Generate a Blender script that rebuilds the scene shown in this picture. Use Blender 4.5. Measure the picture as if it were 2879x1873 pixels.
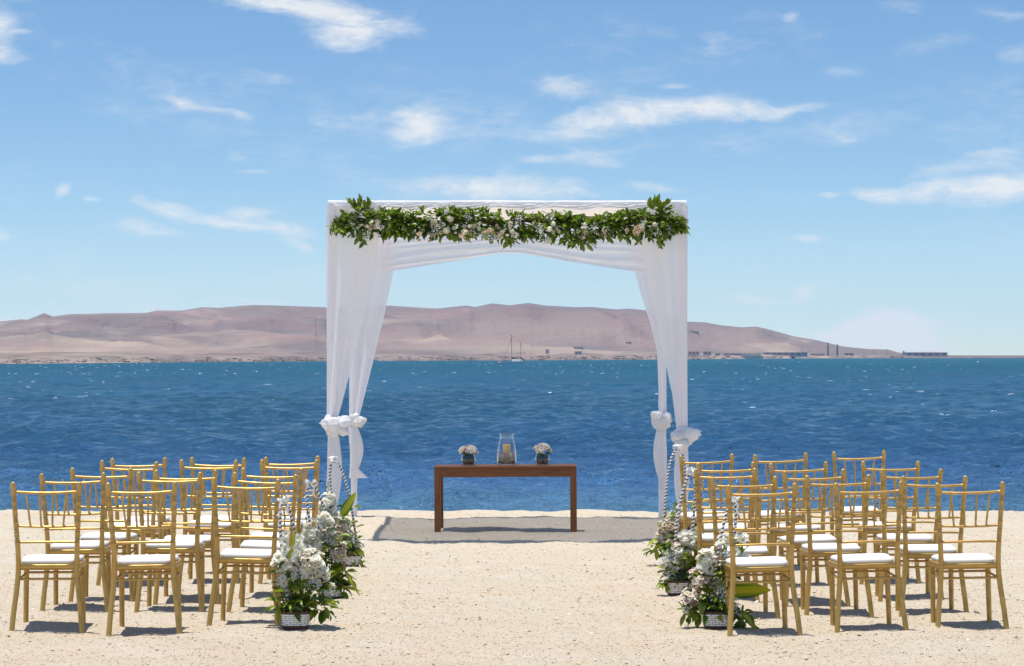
import bpy, bmesh, math, random
import numpy as np
from mathutils import Vector, Matrix, Euler, noise as mnoise

R = math.radians
scene = bpy.context.scene
for o in list(bpy.data.objects):
    bpy.data.objects.remove(o)
COL = scene.collection
rng = random.Random(11)

# ------------------------------------------------------------------ camera
# the photograph is 2879 px wide; FP is the focal length in those pixels
FP, CX, HY, CAMZ = 7400.0, 1439.5, 998.0, 1.71
cam = bpy.data.cameras.new('camera')
cam.lens = 36.0 * FP / 2879.0
cam.sensor_width = 36.0
cam.shift_y = (HY - 936.5) / 2879.0
cam.clip_start = 0.1
cam.clip_end = 40000
camo = bpy.data.objects.new('camera', cam)
camo.location = (0, 0, CAMZ)
camo.rotation_euler = (R(90), 0, 0)
COL.objects.link(camo)
scene.camera = camo

# ------------------------------------------------------------------ sun, sky, exposure
SUN_EL, SUN_AZ = R(83.0), R(-100.0)          # azimuth clockwise from +y: the sun stands high on the left
sd = Vector((math.sin(SUN_AZ) * math.cos(SUN_EL), math.cos(SUN_AZ) * math.cos(SUN_EL), math.sin(SUN_EL)))
sun = bpy.data.lights.new('sun', 'SUN')
sun.energy = 4.2
sun.angle = R(0.53)
sun.color = (1.0, 0.955, 0.88)
suno = bpy.data.objects.new('sun', sun)
suno.rotation_euler = sd.to_track_quat('Z', 'Y').to_euler()
COL.objects.link(suno)

vs = scene.view_settings
vs.view_transform = 'Standard'
vs.look = 'None'
vs.exposure = 0.30
vs.gamma = 1.0
vs.use_curve_mapping = False

scene.render.engine = 'CYCLES'
cy = scene.cycles
cy.use_denoising = True
try:
    cy.denoiser = 'OPENIMAGEDENOISE'
    cy.denoising_input_passes = 'RGB_ALBEDO_NORMAL'
    cy.denoising_prefilter = 'ACCURATE'
except Exception:
    pass
cy.max_bounces = 10
cy.diffuse_bounces = 4
cy.glossy_bounces = 4
cy.transmission_bounces = 8
cy.transparent_max_bounces = 24
cy.volume_bounces = 1
cy.caustics_reflective = False
cy.caustics_refractive = False
cy.sample_clamp_indirect = 6.0


class NT:
    """tiny helper to write node trees"""
    def __init__(self, tree):
        self.t = tree
        self.n = tree.nodes
        self.l = tree.links

    def add(self, typ, **kw):
        nd = self.n.new(typ)
        for k, v in kw.items():
            setattr(nd, k, v)
        return nd

    def link(self, a, b):
        self.l.new(a, b)

    def val(self, sock, v):
        if isinstance(v, bpy.types.NodeSocket):
            self.l.new(v, sock)
        else:
            sock.default_value = v

    def math(self, op, a, b=None, c=None, clamp=False):
        nd = self.add('ShaderNodeMath', operation=op, use_clamp=clamp)
        for i, v in enumerate((a, b, c)):
            if v is not None:
                self.val(nd.inputs[i], v)
        return nd.outputs[0]

    def mapr(self, v, a, b, c, d, typ='LINEAR'):
        nd = self.add('ShaderNodeMapRange', interpolation_type=typ)
        for i, x in enumerate((v, a, b, c, d)):
            self.val(nd.inputs[i], x)
        return nd.outputs[0]

    def mix(self, f, a, b, blend='MIX'):
        nd = self.add('ShaderNodeMix', data_type='RGBA', blend_type=blend)
        self.val(nd.inputs[0], f)
        self.val(nd.inputs[6], a if isinstance(a, bpy.types.NodeSocket) else (*a, 1))
        self.val(nd.inputs[7], b if isinstance(b, bpy.types.NodeSocket) else (*b, 1))
        return nd.outputs[2]

    def mapping(self, vec, loc=(0, 0, 0), rot=(0, 0, 0), scale=(1, 1, 1), typ='POINT'):
        nd = self.add('ShaderNodeMapping', vector_type=typ)
        self.link(vec, nd.inputs[0])
        nd.inputs[1].default_value = loc
        nd.inputs[2].default_value = rot
        nd.inputs[3].default_value = scale
        return nd.outputs[0]

    def noise(self, vec, scale, detail=4, rough=0.55, dist=0.0):
        nd = self.add('ShaderNodeTexNoise')
        if vec is not None:
            self.link(vec, nd.inputs['Vector'])
        nd.inputs['Scale'].default_value = scale
        nd.inputs['Detail'].default_value = detail
        nd.inputs['Roughness'].default_value = rough
        nd.inputs['Distortion'].default_value = dist
        return nd.outputs[0]

    def ramp(self, f, stops, interp='LINEAR'):
        nd = self.add('ShaderNodeValToRGB')
        cr = nd.color_ramp
        cr.interpolation = interp
        while len(cr.elements) < len(stops):
            cr.elements.new(0.5)
        for e, (p, c) in zip(cr.elements, stops):
            e.position = p
            e.color = (*c, 1) if len(c) == 3 else c
        self.link(f, nd.inputs[0])
        return nd.outputs[0]

    def bump(self, h, strength, dist, normal=None):
        nd = self.add('ShaderNodeBump')
        nd.inputs['Strength'].default_value = strength
        nd.inputs['Distance'].default_value = dist
        self.link(h, nd.inputs['Height'])
        if normal is not None:
            self.link(normal, nd.inputs['Normal'])
        return nd.outputs[0]


# world: physical sky, with clouds laid on the directions of the dome
world = bpy.data.worlds.new('World')
scene.world = world
world.use_nodes = True
w = NT(world.node_tree)
w.n.clear()
tc = w.add('ShaderNodeTexCoord').outputs['Generated']
sep = w.add('ShaderNodeSeparateXYZ')
w.link(tc, sep.inputs[0])
X, Y, Z = sep.outputs
# lift the look-up so that the clear dry air above this coast deepens towards the zenith quickly
zl = w.math('POWER', w.math('MAXIMUM', Z, 0.0), 1.08)
zl = w.math('ADD', w.math('MULTIPLY', zl, 2.05), 0.040)
cmb = w.add('ShaderNodeCombineXYZ')
w.link(X, cmb.inputs[0]); w.link(Y, cmb.inputs[1]); w.link(zl, cmb.inputs[2])
nrm = w.add('ShaderNodeVectorMath', operation='NORMALIZE')
w.link(cmb.outputs[0], nrm.inputs[0])
sky = w.add('ShaderNodeTexSky', sky_type='NISHITA', sun_disc=False)
sky.sun_elevation = SUN_EL
sky.sun_rotation = SUN_AZ
sky.altitude = 0.0
sky.air_density = 1.0
sky.dust_density = 0.25
sky.ozone_density = 2.2
w.link(nrm.outputs[0], sky.inputs[0])
hs = w.add('ShaderNodeHueSaturation')
hs.inputs['Saturation'].default_value = 1.20
w.link(sky.outputs[0], hs.inputs['Color'])
skycol = w.mix(1.0, hs.outputs[0], (1.03, 1.01, 0.965), 'MULTIPLY')
# azimuth and elevation of the direction
az = w.math('ARCTAN2', X, Y)
el = w.math('ARCSINE', Z)
ae = w.add('ShaderNodeCombineXYZ')
w.link(az, ae.inputs[0]); w.link(el, ae.inputs[1])
ae = ae.outputs[0]
# warp
wn = w.add('ShaderNodeTexNoise'); wn.inputs['Scale'].default_value = 38; wn.inputs['Detail'].default_value = 4
w.link(w.mapping(ae, scale=(0.55, 1.5, 1)), wn.inputs['Vector'])
wv = w.add('ShaderNodeVectorMath', operation='SUBTRACT'); w.link(wn.outputs[1], wv.inputs[0]); wv.inputs[1].default_value = (.5, .5, .5)
wm = w.add('ShaderNodeVectorMath', operation='MULTIPLY'); w.link(wv.outputs[0], wm.inputs[0]); wm.inputs[1].default_value = (.022, .010, 0)
wa = w.add('ShaderNodeVectorMath', operation='ADD'); w.link(ae, wa.inputs[0]); w.link(wm.outputs[0], wa.inputs[1])
aw = wa.outputs[0]
K = 1.653
CL = [  # centre and radii in photo pixels, tilt in degrees, density
    *[(x / K, y / K, a / K, b / K, t, d) for x, y, a, b, t, d in [
        (1230, 25, 330, 70, 8, .95), (1480, 70, 330, 110, 8, 1.0), (1720, 120, 300, 90, 4, .7), (1600, 200, 230, 80, 4, .8),
        (1880, 150, 160, 40, 10, .35),
        (10, 150, 130, 90, 30, .9), (50, 290, 130, 60, 10, .9), (130, 185, 60, 14, 0, .5),
        (860, 497, 85, 30, 22, .75), (1040, 540, 150, 20, 9, .5), (1240, 365, 130, 45, 5, .35),
        (1930, 540, 140, 50, 0, .7), (1930, 620, 170, 75, -12, .95),
        (302, 898, 45, 45, 30, .8), (640, 942, 65, 40, 10, .55), (450, 948, 60, 18, 0, .5),
        (800, 985, 150, 48, 6, .95), (1010, 1028, 200, 36, 8, .9), (1320, 1055, 260, 48, 9, .95),
        (680, 1065, 210, 34, 0, .7), (1160, 972, 190, 38, -2, .7), (1380, 1140, 130, 36, 14, .6), (10, 1105, 70, 50, 20, .8),
        (1110, 740, 110, 36, 0, .35), (1180, 802, 110, 24, 0, .35), (2130, 872, 380, 55, 3, .8), (2340, 800, 70, 40, 10, .3)]],
    *[(1440 + x / K, y / K, a / K, b / K, t, d) for x, y, a, b, t, d in [
        (250, 425, 230, 62, 3, .55), (330, 565, 190, 58, -8, .85), (560, 550, 190, 66, -6, .95), (790, 528, 210, 62, -4, .9),
        (1010, 505, 200, 62, -4, .9), (1200, 525, 150, 38, 4, .65), (1330, 503, 150, 24, -6, .5), (260, 625, 230, 40, -4, .5),
        (120, 752, 180, 30, -2, .5), (380, 755, 190, 56, 6, .6), (300, 700, 300, 50, 0, .25),
        (150, 890, 380, 70, 2, .75), (650, 866, 200, 30, 2, .55),
        (1640, 892, 160, 46, 4, .9), (1425, 905, 66, 26, 0, .75), (1900, 900, 250, 60, -4, .85), (2150, 905, 280, 74, -5, .9),
        (2380, 870, 260, 76, -8, .8), (2060, 805, 320, 34, -6, .4), (2210, 745, 160, 40, -6, .35),
        (1930, 235, 250, 66, -8, .34), (1560, 338, 150, 40, 2, .32), (2290, 285, 180, 60, 4, .28), (1810, 40, 160, 66, 10, .36),
        (2300, 110, 240, 44, 14, .34), (1290, 95, 60, 30, -14, .4), (760, 412, 70, 18, -4, .4), (1560, 650, 120, 24, -6, .25),
        (1340, 1117, 150, 26, 3, .5), (1120, 1392, 240, 30, 4, .65), (1380, 1370, 110, 36, -25, .75)]],
    (2484, 905, 105, 40, 0, 2.2), (2430, 926, 100, 36, 0, 2.0), (2545, 928, 100, 38, 0, 1.8), (2460, 952, 220, 46, 3, 1.6), (2330, 940, 100, 22, 0, .35), (718, 853, 110, 14, 0, .6), (40, 899, 90, 14, 0, .7)]
acc = None
for cx_, cy_, a_, b_, t_, d_ in CL:
    m = w.mapping(aw, loc=((cx_ - CX) / FP, (HY - cy_) / FP, 0), rot=(0, 0, -R(t_)), scale=(a_ * 1.25 / FP, b_ * 1.3 / FP, 1), typ='TEXTURE')
    ln = w.add('ShaderNodeVectorMath', operation='LENGTH')
    w.link(m, ln.inputs[0])
    f = w.mapr(ln.outputs['Value'], 1.0, 0.0, 0.0, d_, 'SMOOTHSTEP')
    acc = f if acc is None else w.math('ADD', acc, f)
acc = w.math('MINIMUM', acc, 1.6)
n1 = w.noise(w.mapping(aw, scale=(1, 2.2, 1)), 52, 10, 0.66, 0.25)
n3 = w.noise(w.mapping(aw, loc=(1, 5, 0), rot=(0, 0, R(-8)), scale=(1, 3.2, 1)), 130, 8, 0.65)
n2 = w.noise(w.mapping(aw, loc=(3, 1, 0), scale=(1, 3.0, 1)), 9, 6, 0.6)
wisp = w.mapr(n2, 0.47, 0.84, 0.0, 0.50)                    # the thin cirrus that goes on over the whole dome
body = w.math('ADD', w.math('MULTIPLY', acc, 0.80), wisp)
nn = w.math('ADD', w.math('MULTIPLY', w.math('SUBTRACT', n1, 0.5), 2.2), w.math('MULTIPLY', w.math('SUBTRACT', n3, 0.5), 1.3))
shape = w.math('ADD', body, w.math('MULTIPLY', nn, w.mapr(body, 0.0, 0.9, 0.35, 1.0)))
cov = w.math('MULTIPLY', w.mapr(shape, 0.06, 1.08, 0.0, 1.0), w.mapr(body, 0.0, 0.28, 0.0, 1.0))
cov = w.math('MULTIPLY', cov, 0.84)
cloudcol = w.mix(cov, (6.2, 6.25, 6.25), (6.4, 6.4, 6.35))
final = w.mix(cov, skycol, cloudcol)
bg = w.add('ShaderNodeBackground')
bg.inputs[1].default_value = 0.118
w.link(final, bg.inputs[0])
wo = w.add('ShaderNodeOutputWorld')
w.link(bg.outputs[0], wo.inputs[0])
world.cycles.sampling_method = 'MANUAL'
world.cycles.sample_map_resolution = 512

# ------------------------------------------------------------------ helpers
def px(x, y_, d):
    """a point at distance d that the photograph shows at pixel (x, y)"""
    return Vector(((x - CX) * d / FP, d, CAMZ + (HY - y_) * d / FP))


def ground_d(y_):
    return FP * CAMZ / (y_ - HY)


def mk_mesh(name, V, F, smooth=True, mats=None):
    me = bpy.data.meshes.new(name)
    me.from_pydata([tuple(v) for v in V], [], [tuple(f) for f in F])
    if smooth:
        me.polygons.foreach_set('use_smooth', [True] * len(me.polygons))
    if mats is not None:
        me.polygons.foreach_set('material_index', mats)
    me.update()
    return me


def grid_mesh(name, P, smooth=True):
    """P: array (rows, cols, 3)"""
    r, c, _ = P.shape
    me = bpy.data.meshes.new(name)
    me.vertices.add(r * c)
    me.vertices.foreach_set('co', P.reshape(-1).astype(np.float32))
    i = np.arange((r - 1) * (c - 1))
    a = (i // (c - 1)) * c + i % (c - 1)
    q = np.stack([a, a + 1, a + c + 1, a + c], 1).astype(np.int32)
    me.loops.add(q.size)
    me.loops.foreach_set('vertex_index', q.reshape(-1))
    me.polygons.add(len(q))
    me.polygons.foreach_set('loop_start', np.arange(0, q.size, 4, dtype=np.int32))
    me.update(calc_edges=True)
    if smooth:
        me.polygons.foreach_set('use_smooth', np.ones(len(q), dtype=bool))
    me.update()
    return me


def obj(name, me, mat=None, parent=None, loc=None, rot=None, scale=None, kind=None):
    o = bpy.data.objects.new(name, me)
    COL.objects.link(o)
    if mat is not None and me is not None:
        for m_ in (mat if isinstance(mat, (list, tuple)) else [mat]):
            if m_.name not in [x.name for x in me.materials if x]:
                me.materials.append(m_)
    if parent is not None:
        o.parent = parent
    if loc is not None:
        o.location = loc
    if rot is not None:
        o.rotation_euler = rot
    if scale is not None:
        o.scale = scale if hasattr(scale, '__len__') else (scale,) * 3
    if kind:
        o['kind'] = kind
    return o


def tag(o, label, cat, group=None):
    o['label'] = label
    o['category'] = cat
    if group:
        o['group'] = group
    return o


def thing(name, label, cat, loc=(0, 0, 0), rot=(0, 0, 0), group=None):
    o = bpy.data.objects.new(name, None)
    o.empty_display_size = 0.1
    COL.objects.link(o)
    o.location = loc
    o.rotation_euler = rot
    return tag(o, label, cat, group)


class MB:
    def __init__(self):
        self.V, self.F, self.M = [], [], []

    def add(self, V, F, m=0):
        b = len(self.V)
        self.V += [Vector(v) for v in V]
        self.F += [tuple(i + b for i in f) for f in F]
        self.M += [m] * len(F)
        return self

    def box(self, x0, x1, y0, y1, z0, z1, m=0, bev=0.0):
        if bev > 0:
            bm = bmesh.new()
            bmesh.ops.create_cube(bm, size=1.0)
            for v in bm.verts:
                v.co = Vector(((x0 + x1) / 2 + v.co.x * (x1 - x0), (y0 + y1) / 2 + v.co.y * (y1 - y0), (z0 + z1) / 2 + v.co.z * (z1 - z0)))
            bmesh.ops.bevel(bm, geom=bm.edges[:], offset=bev, segments=2, affect='EDGES', profile=0.5)
            bm.verts.index_update()
            self.add([v.co.copy() for v in bm.verts], [[v.index for v in f.verts] for f in bm.faces], m)
            bm.free()
            return self
        V = [(x, y, z) for z in (z0, z1) for y in (y0, y1) for x in (x0, x1)]
        F = [(0, 2, 3, 1), (4, 5, 7, 6), (0, 1, 5, 4), (2, 6, 7, 3), (0, 4, 6, 2), (1, 3, 7, 5)]
        return self.add(V, F, m)

    def tube(self, pts, rad, n=8, m=0, caps=True, flat=1.0, matfn=None):
        pts = [Vector(p) for p in pts]
        k = len(pts)
        rads = rad if hasattr(rad, '__len__') else [rad] * k
        V, F, Ms = [], [], []
        up = None
        for i, p in enumerate(pts):
            t = (pts[min(i + 1, k - 1)] - pts[max(i - 1, 0)]).normalized()
            if up is None:
                up = Vector((0, 1, 0)) if abs(t.y) < 0.9 else Vector((1, 0, 0))
            a = t.cross(up)
            if a.length < 1e-6:
                a = t.cross(Vector((1, 0.1, 0)))
            a.normalize()
            b = a.cross(t).normalized()
            up = b
            for j in range(n):
                th = 2 * math.pi * j / n
                V.append(p + (a * math.cos(th) + b * math.sin(th) * flat) * rads[i])
        for i in range(k - 1):
            for j in range(n):
                F.append((i * n + j, i * n + (j + 1) % n, (i + 1) * n + (j + 1) % n, (i + 1) * n + j))
                Ms.append(matfn(i, j) if matfn else m)
        if caps:
            F.append(tuple(range(n))); Ms.append(m)
            F.append(tuple((k - 1) * n + j for j in reversed(range(n)))); Ms.append(m)
        b0 = len(self.M)
        self.add(V, F, m)
        self.M[b0:] = Ms
        return self

    def lathe(self, prof, n=16, m=0, c=(0, 0, 0)):
        V, F = [], []
        c = Vector(c)
        for r, z in prof:
            for j in range(n):
                th = 2 * math.pi * j / n
                V.append(c + Vector((r * math.cos(th), r * math.sin(th), z)))
        for i in range(len(prof) - 1):
            for j in range(n):
                F.append((i * n + j, i * n + (j + 1) % n, (i + 1) * n + (j + 1) % n, (i + 1) * n + j))
        return self.add(V, F, m)

    def grid(self, P, m=0):
        r, c = len(P), len(P[0])
        return self.add([p for row in P for p in row],
                        [(i * c + j, i * c + j + 1, (i + 1) * c + j + 1, (i + 1) * c + j) for i in range(r - 1) for j in range(c - 1)], m)

    def inst(self, V, F, M4, m=0):
        return self.add([M4 @ Vector(v) for v in V], F, m)

    def mesh(self, name, smooth=True):
        return mk_mesh(name, self.V, self.F, smooth, self.M if any(self.M) else None)

    def build(self, name, mat, parent=None, smooth=True, **kw):
        return obj(name, self.mesh(name, smooth), mat, parent, **kw)


def vnoise(x, y, seed=0):
    x = np.asarray(x, dtype=np.float64); y = np.asarray(y, dtype=np.float64)
    xi = np.floor(x).astype(np.int64); yi = np.floor(y).astype(np.int64)
    fx = x - xi; fy = y - yi
    ux = fx * fx * fx * (fx * (fx * 6 - 15) + 10); uy = fy * fy * fy * (fy * (fy * 6 - 15) + 10)

    def g(ix, iy):
        h = (ix * 374761393 + iy * 668265263 + seed * 982451653) & 0xFFFFFFFF
        h = ((h ^ (h >> 13)) * 1274126177) & 0xFFFFFFFF
        h = h ^ (h >> 16)
        a = (h & 0xFFFF) / 65536.0 * 2 * np.pi
        return np.cos(a), np.sin(a)

    def dot(ix, iy, dx, dy):
        c, s = g(ix, iy)
        return c * dx + s * dy
    a = dot(xi, yi, fx, fy); b = dot(xi + 1, yi, fx - 1, fy)
    c = dot(xi, yi + 1, fx, fy - 1); d = dot(xi + 1, yi + 1, fx - 1, fy - 1)
    return ((a + (b - a) * ux) + ((c + (d - c) * ux) - (a + (b - a) * ux)) * uy) * 1.5


def fbm(x, y, oct=4, seed=0, gain=0.5, lac=2.03):
    s = 0; a = 1.0
    for i in range(oct):
        s = s + a * vnoise(x, y, seed + i * 17)
        x = x * lac + 7.3; y = y * lac - 3.1; a *= gain
    return s


# ------------------------------------------------------------------ materials
def new_mat(name):
    m = bpy.data.materials.new(name)
    m.use_nodes = True
    t = NT(m.node_tree)
    t.n.clear()
    out = t.add('ShaderNodeOutputMaterial')
    return m, t, out


def pbsdf(t, out, color, rough=0.5, metal=0.0, spec=0.5, normal=None, **kw):
    p = t.add('ShaderNodeBsdfPrincipled')
    t.val(p.inputs['Base Color'], color if isinstance(color, bpy.types.NodeSocket) else (*color, 1))
    t.val(p.inputs['Roughness'], rough)
    t.val(p.inputs['Metallic'], metal)
    t.val(p.inputs['Specular IOR Level'], spec)
    if normal is not None:
        t.link(normal, p.inputs['Normal'])
    for k, v in kw.items():
        t.val(p.inputs[k.replace('_', ' ')], v)
    t.link(p.outputs[0], out.inputs[0])
    return p


def objco(t):
    return t.add('ShaderNodeTexCoord').outputs['Object']


def orand(t):
    return t.add('ShaderNodeObjectInfo').outputs['Random']


def simple(name, color, rough=0.5, metal=0.0, var=0.12, scale=20, spec=0.5, bump=0.0):
    m, t, out = new_mat(name)
    co = objco(t)
    n = t.noise(co, scale, 5, 0.6)
    c = t.mix(t.mapr(n, 0.3, 0.7, 0, 1), [x * (1 - var) for x in color], [min(1, x * (1 + var)) for x in color])
    nm = t.bump(t.noise(co, scale * 3, 4), 0.4, bump) if bump else None
    pbsdf(t, out, c, rough, metal, spec, nm)
    return m


MAT = {}

# sand: pale shell sand; pinkish and ochre drifts, grain, dark specks
m, t, out = new_mat('sand')
co = objco(t)
sp = t.add('ShaderNodeSeparateXYZ'); t.link(co, sp.inputs[0])
far = t.mapr(sp.outputs[1], 14.0, 25.0, 0.0, 1.0)
c = t.mix(far, (0.525, 0.437, 0.285), (0.575, 0.522, 0.385))
patch = t.noise(t.mapping(co, scale=(0.55, 0.9, 1)), 0.9, 6, 0.62, 0.4)
c = t.mix(t.mapr(patch, 0.44, 0.66, 0, 0.75), c, (0.585, 0.44, 0.295))
patch2 = t.noise(t.mapping(co, loc=(9, 4, 0), scale=(0.8, 1.1, 1)), 1.6, 6, 0.65)
c = t.mix(t.mapr(patch2, 0.46, 0.68, 0, 0.75), c, (0.61, 0.56, 0.47))
grain = t.noise(co, 130, 3, 0.75)
c = t.mix(t.mapr(grain, 0.32, 0.70, 0, 1), t.mix(0.36, c, (0.30, 0.21, 0.14)), t.mix(0.36, c, (0.88, 0.80, 0.68)))
g2 = t.noise(co, 38, 4, 0.7)
c = t.mix(t.mapr(g2, 0.34, 0.68, 0, 1), t.mix(0.20, c, (0.33, 0.23, 0.15)), t.mix(0.16, c, (0.86, 0.78, 0.66)))
v = t.add('ShaderNodeTexVoronoi'); t.link(co, v.inputs['Vector']); v.inputs['Scale'].default_value = 26
keep = t.noise(co, 8, 2)
dark = t.math('MULTIPLY', t.mapr(v.outputs['Distance'], 0.10, 0.16, 1, 0), t.mapr(keep, 0.60, 0.66, 0, 1))
c = t.mix(t.math('MULTIPLY', dark, 0.25), c, (0.17, 0.11, 0.07))
h1 = t.noise(co, 7, 6, 0.65)
h2 = t.noise(co, 55, 5, 0.75)
nb = t.bump(h1, 0.8, 0.045)
nb = t.bump(h2, 0.9, 0.012, nb)
pbsdf(t, out, c, 0.95, 0, 0.15, nb)
MAT['sand'] = m

# sea
m, t, out = new_mat('sea_water')
co = objco(t)
sp = t.add('ShaderNodeSeparateXYZ'); t.link(co, sp.inputs[0])
yy = sp.outputs[1]
lg = t.math('LOGARITHM', t.math('MAXIMUM', yy, 20.0), 10.0)       # 1.7 at the beach, 3.2 at the far shore
c = t.ramp(t.mapr(lg, 1.70, 3.3, 0, 1), [(0.0, (0.14, 0.31, 0.45)), (0.06, (0.070, 0.19, 0.39)), (0.14, (0.027, 0.112, 0.240)), (0.30, (0.020, 0.118, 0.225)), (0.52, (0.010, 0.108, 0.185)), (0.72, (0.004, 0.092, 0.138)), (1.0, (0.003, 0.090, 0.115))])
pw = t.noise(t.mapping(co, scale=(0.035, 0.02, 1)), 1.0, 5, 0.6)
c = t.mix(t.mapr(pw, 0.42, 0.62, 0, 0.55), c, (0.013, 0.082, 0.135))
pw2 = t.noise(t.mapping(co, loc=(5, 3, 0), scale=(0.10, 0.05, 1)), 1.0, 5, 0.6)
c = t.mix(t.mapr(pw2, 0.50, 0.64, 0, 0.35), c, (0.026, 0.10, 0.250))
weed = t.noise(t.mapping(co, loc=(2, 1.7, 0), scale=(0.10, 0.22, 1)), 1.0, 5, 0.65)
nearb = t.math('MULTIPLY', t.mapr(weed, 0.56, 0.66, 0, 0.65), t.mapr(yy, 56, 68, 1, 0))
c = t.mix(nearb, c, (0.10, 0.13, 0.07))
# whitecaps: short torn streaks, strewn by the wind
vo = t.add('ShaderNodeTexVoronoi'); vo.inputs['Randomness'].default_value = 1.0; vo.inputs['Scale'].default_value = 1.0
wv1 = t.add('ShaderNodeTexNoise'); wv1.inputs['Scale'].default_value = 0.9; wv1.inputs['Detail'].default_value = 4
t.link(co, wv1.inputs['Vector'])
wsb = t.add('ShaderNodeVectorMath', operation='MULTIPLY_ADD'); t.link(wv1.outputs[1], wsb.inputs[0]); wsb.inputs[1].default_value = (1.0, 3.0, 0); t.link(co, wsb.inputs[2])
t.link(t.mapping(wsb.outputs[0], scale=(0.75, 0.15, 1)), vo.inputs['Vector'])
vs_ = t.add('ShaderNodeSeparateColor'); t.link(vo.outputs['Color'], vs_.inputs[0])
rad = t.mapr(vs_.outputs[0], 0.86, 1.0, 0.08, 0.34)
cap = t.math('MULTIPLY', t.math('LESS_THAN', vo.outputs['Distance'], rad), t.mapr(t.noise(co, 3.0, 3, 0.7), 0.42, 0.56, 0, 1))
gustn = t.noise(t.mapping(co, loc=(7, 7, 0), scale=(0.02, 0.012, 1)), 1.0, 3)
cap = t.math('MULTIPLY', t.math('MULTIPLY', cap, t.mapr(yy, 110, 260, 0.0, 1.0)), t.mapr(gustn, 0.40, 0.55, 0.25, 1.0))
r1 = t.noise(t.mapping(co, rot=(0, 0, R(14)), scale=(0.75, 1.5, 1)), 1.1, 6, 0.68, 0.5)
r2 = t.noise(t.mapping(co, rot=(0, 0, R(-9)), scale=(0.8, 1.4, 1)), 4.2, 5, 0.7, 0.3)
r3 = t.noise(t.mapping(co, rot=(0, 0, R(6)), scale=(0.16, 0.3, 1)), 1.0, 5, 0.62)
nb = t.bump(r3, 1.0, 0.9)
nb = t.bump(r1, 1.0, 0.60, nb)
nb = t.bump(r2, 1.0, 0.13, nb)
c = t.mix(cap, c, (0.85, 0.88, 0.9))
pbsdf(t, out, c, t.math('MAXIMUM', t.mapr(lg, 2.1, 2.8, 0.12, 0.44), t.math('MULTIPLY', cap, 0.8)), 0, t.mapr(lg, 2.2, 2.9, 0.42, 0.16), nb, IOR=1.33)
MAT['sea'] = m

# hills
m, t, out = new_mat('desert_hill')
co = objco(t)
sp = t.add('ShaderNodeSeparateXYZ'); t.link(co, sp.inputs[0])
hz = t.mapr(sp.outputs[2], 2, 85, 0, 1)
c = t.ramp(hz, [(0.0, (0.37, 0.295, 0.235)), (0.10, (0.305, 0.235, 0.20)), (0.4, (0.235, 0.182, 0.165)), (1.0, (0.165, 0.132, 0.126))])
n1 = t.noise(t.mapping(co, scale=(0.0032, 0.0011, 0.02)), 1.0, 7, 0.6, 0.6)
c = t.mix(t.mapr(n1, 0.40, 0.58, 0, 0.9), c, (0.155, 0.138, 0.138))
n2 = t.noise(t.mapping(co, loc=(3, 8, 1), scale=(0.0045, 0.0014, 0.03)), 1.0, 7, 0.62, 0.8)
c = t.mix(t.mapr(n2, 0.53, 0.66, 0, 0.8), c, (0.40, 0.325, 0.25))
n3 = t.noise(t.mapping(co, loc=(1, 2, 7), scale=(0.012, 0.004, 0.09)), 1.0, 6, 0.65)
c = t.mix(t.mapr(n3, 0.42, 0.62, 0, 0.5), c, (0.25, 0.16, 0.155))
n4 = t.noise(t.mapping(co, loc=(4, 1, 2), scale=(0.05, 0.012, 0.3)), 1.0, 5, 0.6)
rock = t.math('MULTIPLY', t.mapr(n4, 0.47, 0.60, 0, 0.85), t.mapr(sp.outputs[2], 2.0, 5.0, 1, 0))
c = t.mix(rock, c, (0.13, 0.115, 0.105))
east = t.math('MULTIPLY', t.mapr(sp.outputs[0], 320, 520, 0, 0.75), t.mapr(sp.outputs[2], 1.0, 6.0, 1, 0))
c = t.mix(east, c, (0.17, 0.13, 0.125))
nb = t.bump(t.noise(t.mapping(co, scale=(0.007, 0.003, 0.012)), 1.0, 5, 0.55), 1.0, 30)
pbsdf(t, out, c, 1.0, 0, 0.05, nb)
MAT['hill'] = m

# gold paint
m, t, out = new_mat('gold_paint')
co = objco(t)
n = t.noise(co, 14, 5, 0.6)
c = t.mix(t.mapr(n, 0.3, 0.7, 0, 1), (0.46, 0.275, 0.072), (0.58, 0.375, 0.108))
rv = t.mapr(orand(t), 0, 1, 0.94, 1.06)
hsn = t.add('ShaderNodeHueSaturation'); t.link(c, hsn.inputs['Color']); t.link(rv, hsn.inputs['Value'])
pbsdf(t, out, hsn.outputs[0], t.mapr(t.noise(co, 40, 3), 0.3, 0.7, 0.30, 0.44), 0.42, 0.5, t.bump(t.noise(co, 160, 3), 0.15, 0.001))
MAT['gold'] = m

MAT['cushion'] = simple('white_cushion', (0.80, 0.785, 0.75), 0.8, 0, 0.03, 30, 0.2, 0.0006)


def cloth(name, transp, col=(0.86, 0.84, 0.87), transl=0.45, fine=True):
    m, t, out = new_mat(name)
    co = objco(t)
    df = t.add('ShaderNodeBsdfDiffuse'); df.inputs[0].default_value = (*col, 1)
    tl = t.add('ShaderNodeBsdfTranslucent'); tl.inputs[0].default_value = (*col, 1)
    mx = t.add('ShaderNodeMixShader'); mx.inputs[0].default_value = transl
    t.link(df.outputs[0], mx.inputs[1]); t.link(tl.outputs[0], mx.inputs[2])
    if transp > 0:
        tr = t.add('ShaderNodeBsdfTransparent')
        lw = t.add('ShaderNodeLayerWeight'); lw.inputs[0].default_value = 0.35
        f = t.math('MULTIPLY', t.math('SUBTRACT', 1.0, lw.outputs['Facing']), transp)
        m2 = t.add('ShaderNodeMixShader')
        t.link(f, m2.inputs[0]); t.link(mx.outputs[0], m2.inputs[1]); t.link(tr.outputs[0], m2.inputs[2])
        mx = m2
    t.link(mx.outputs[0], out.inputs[0])
    return m


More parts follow.
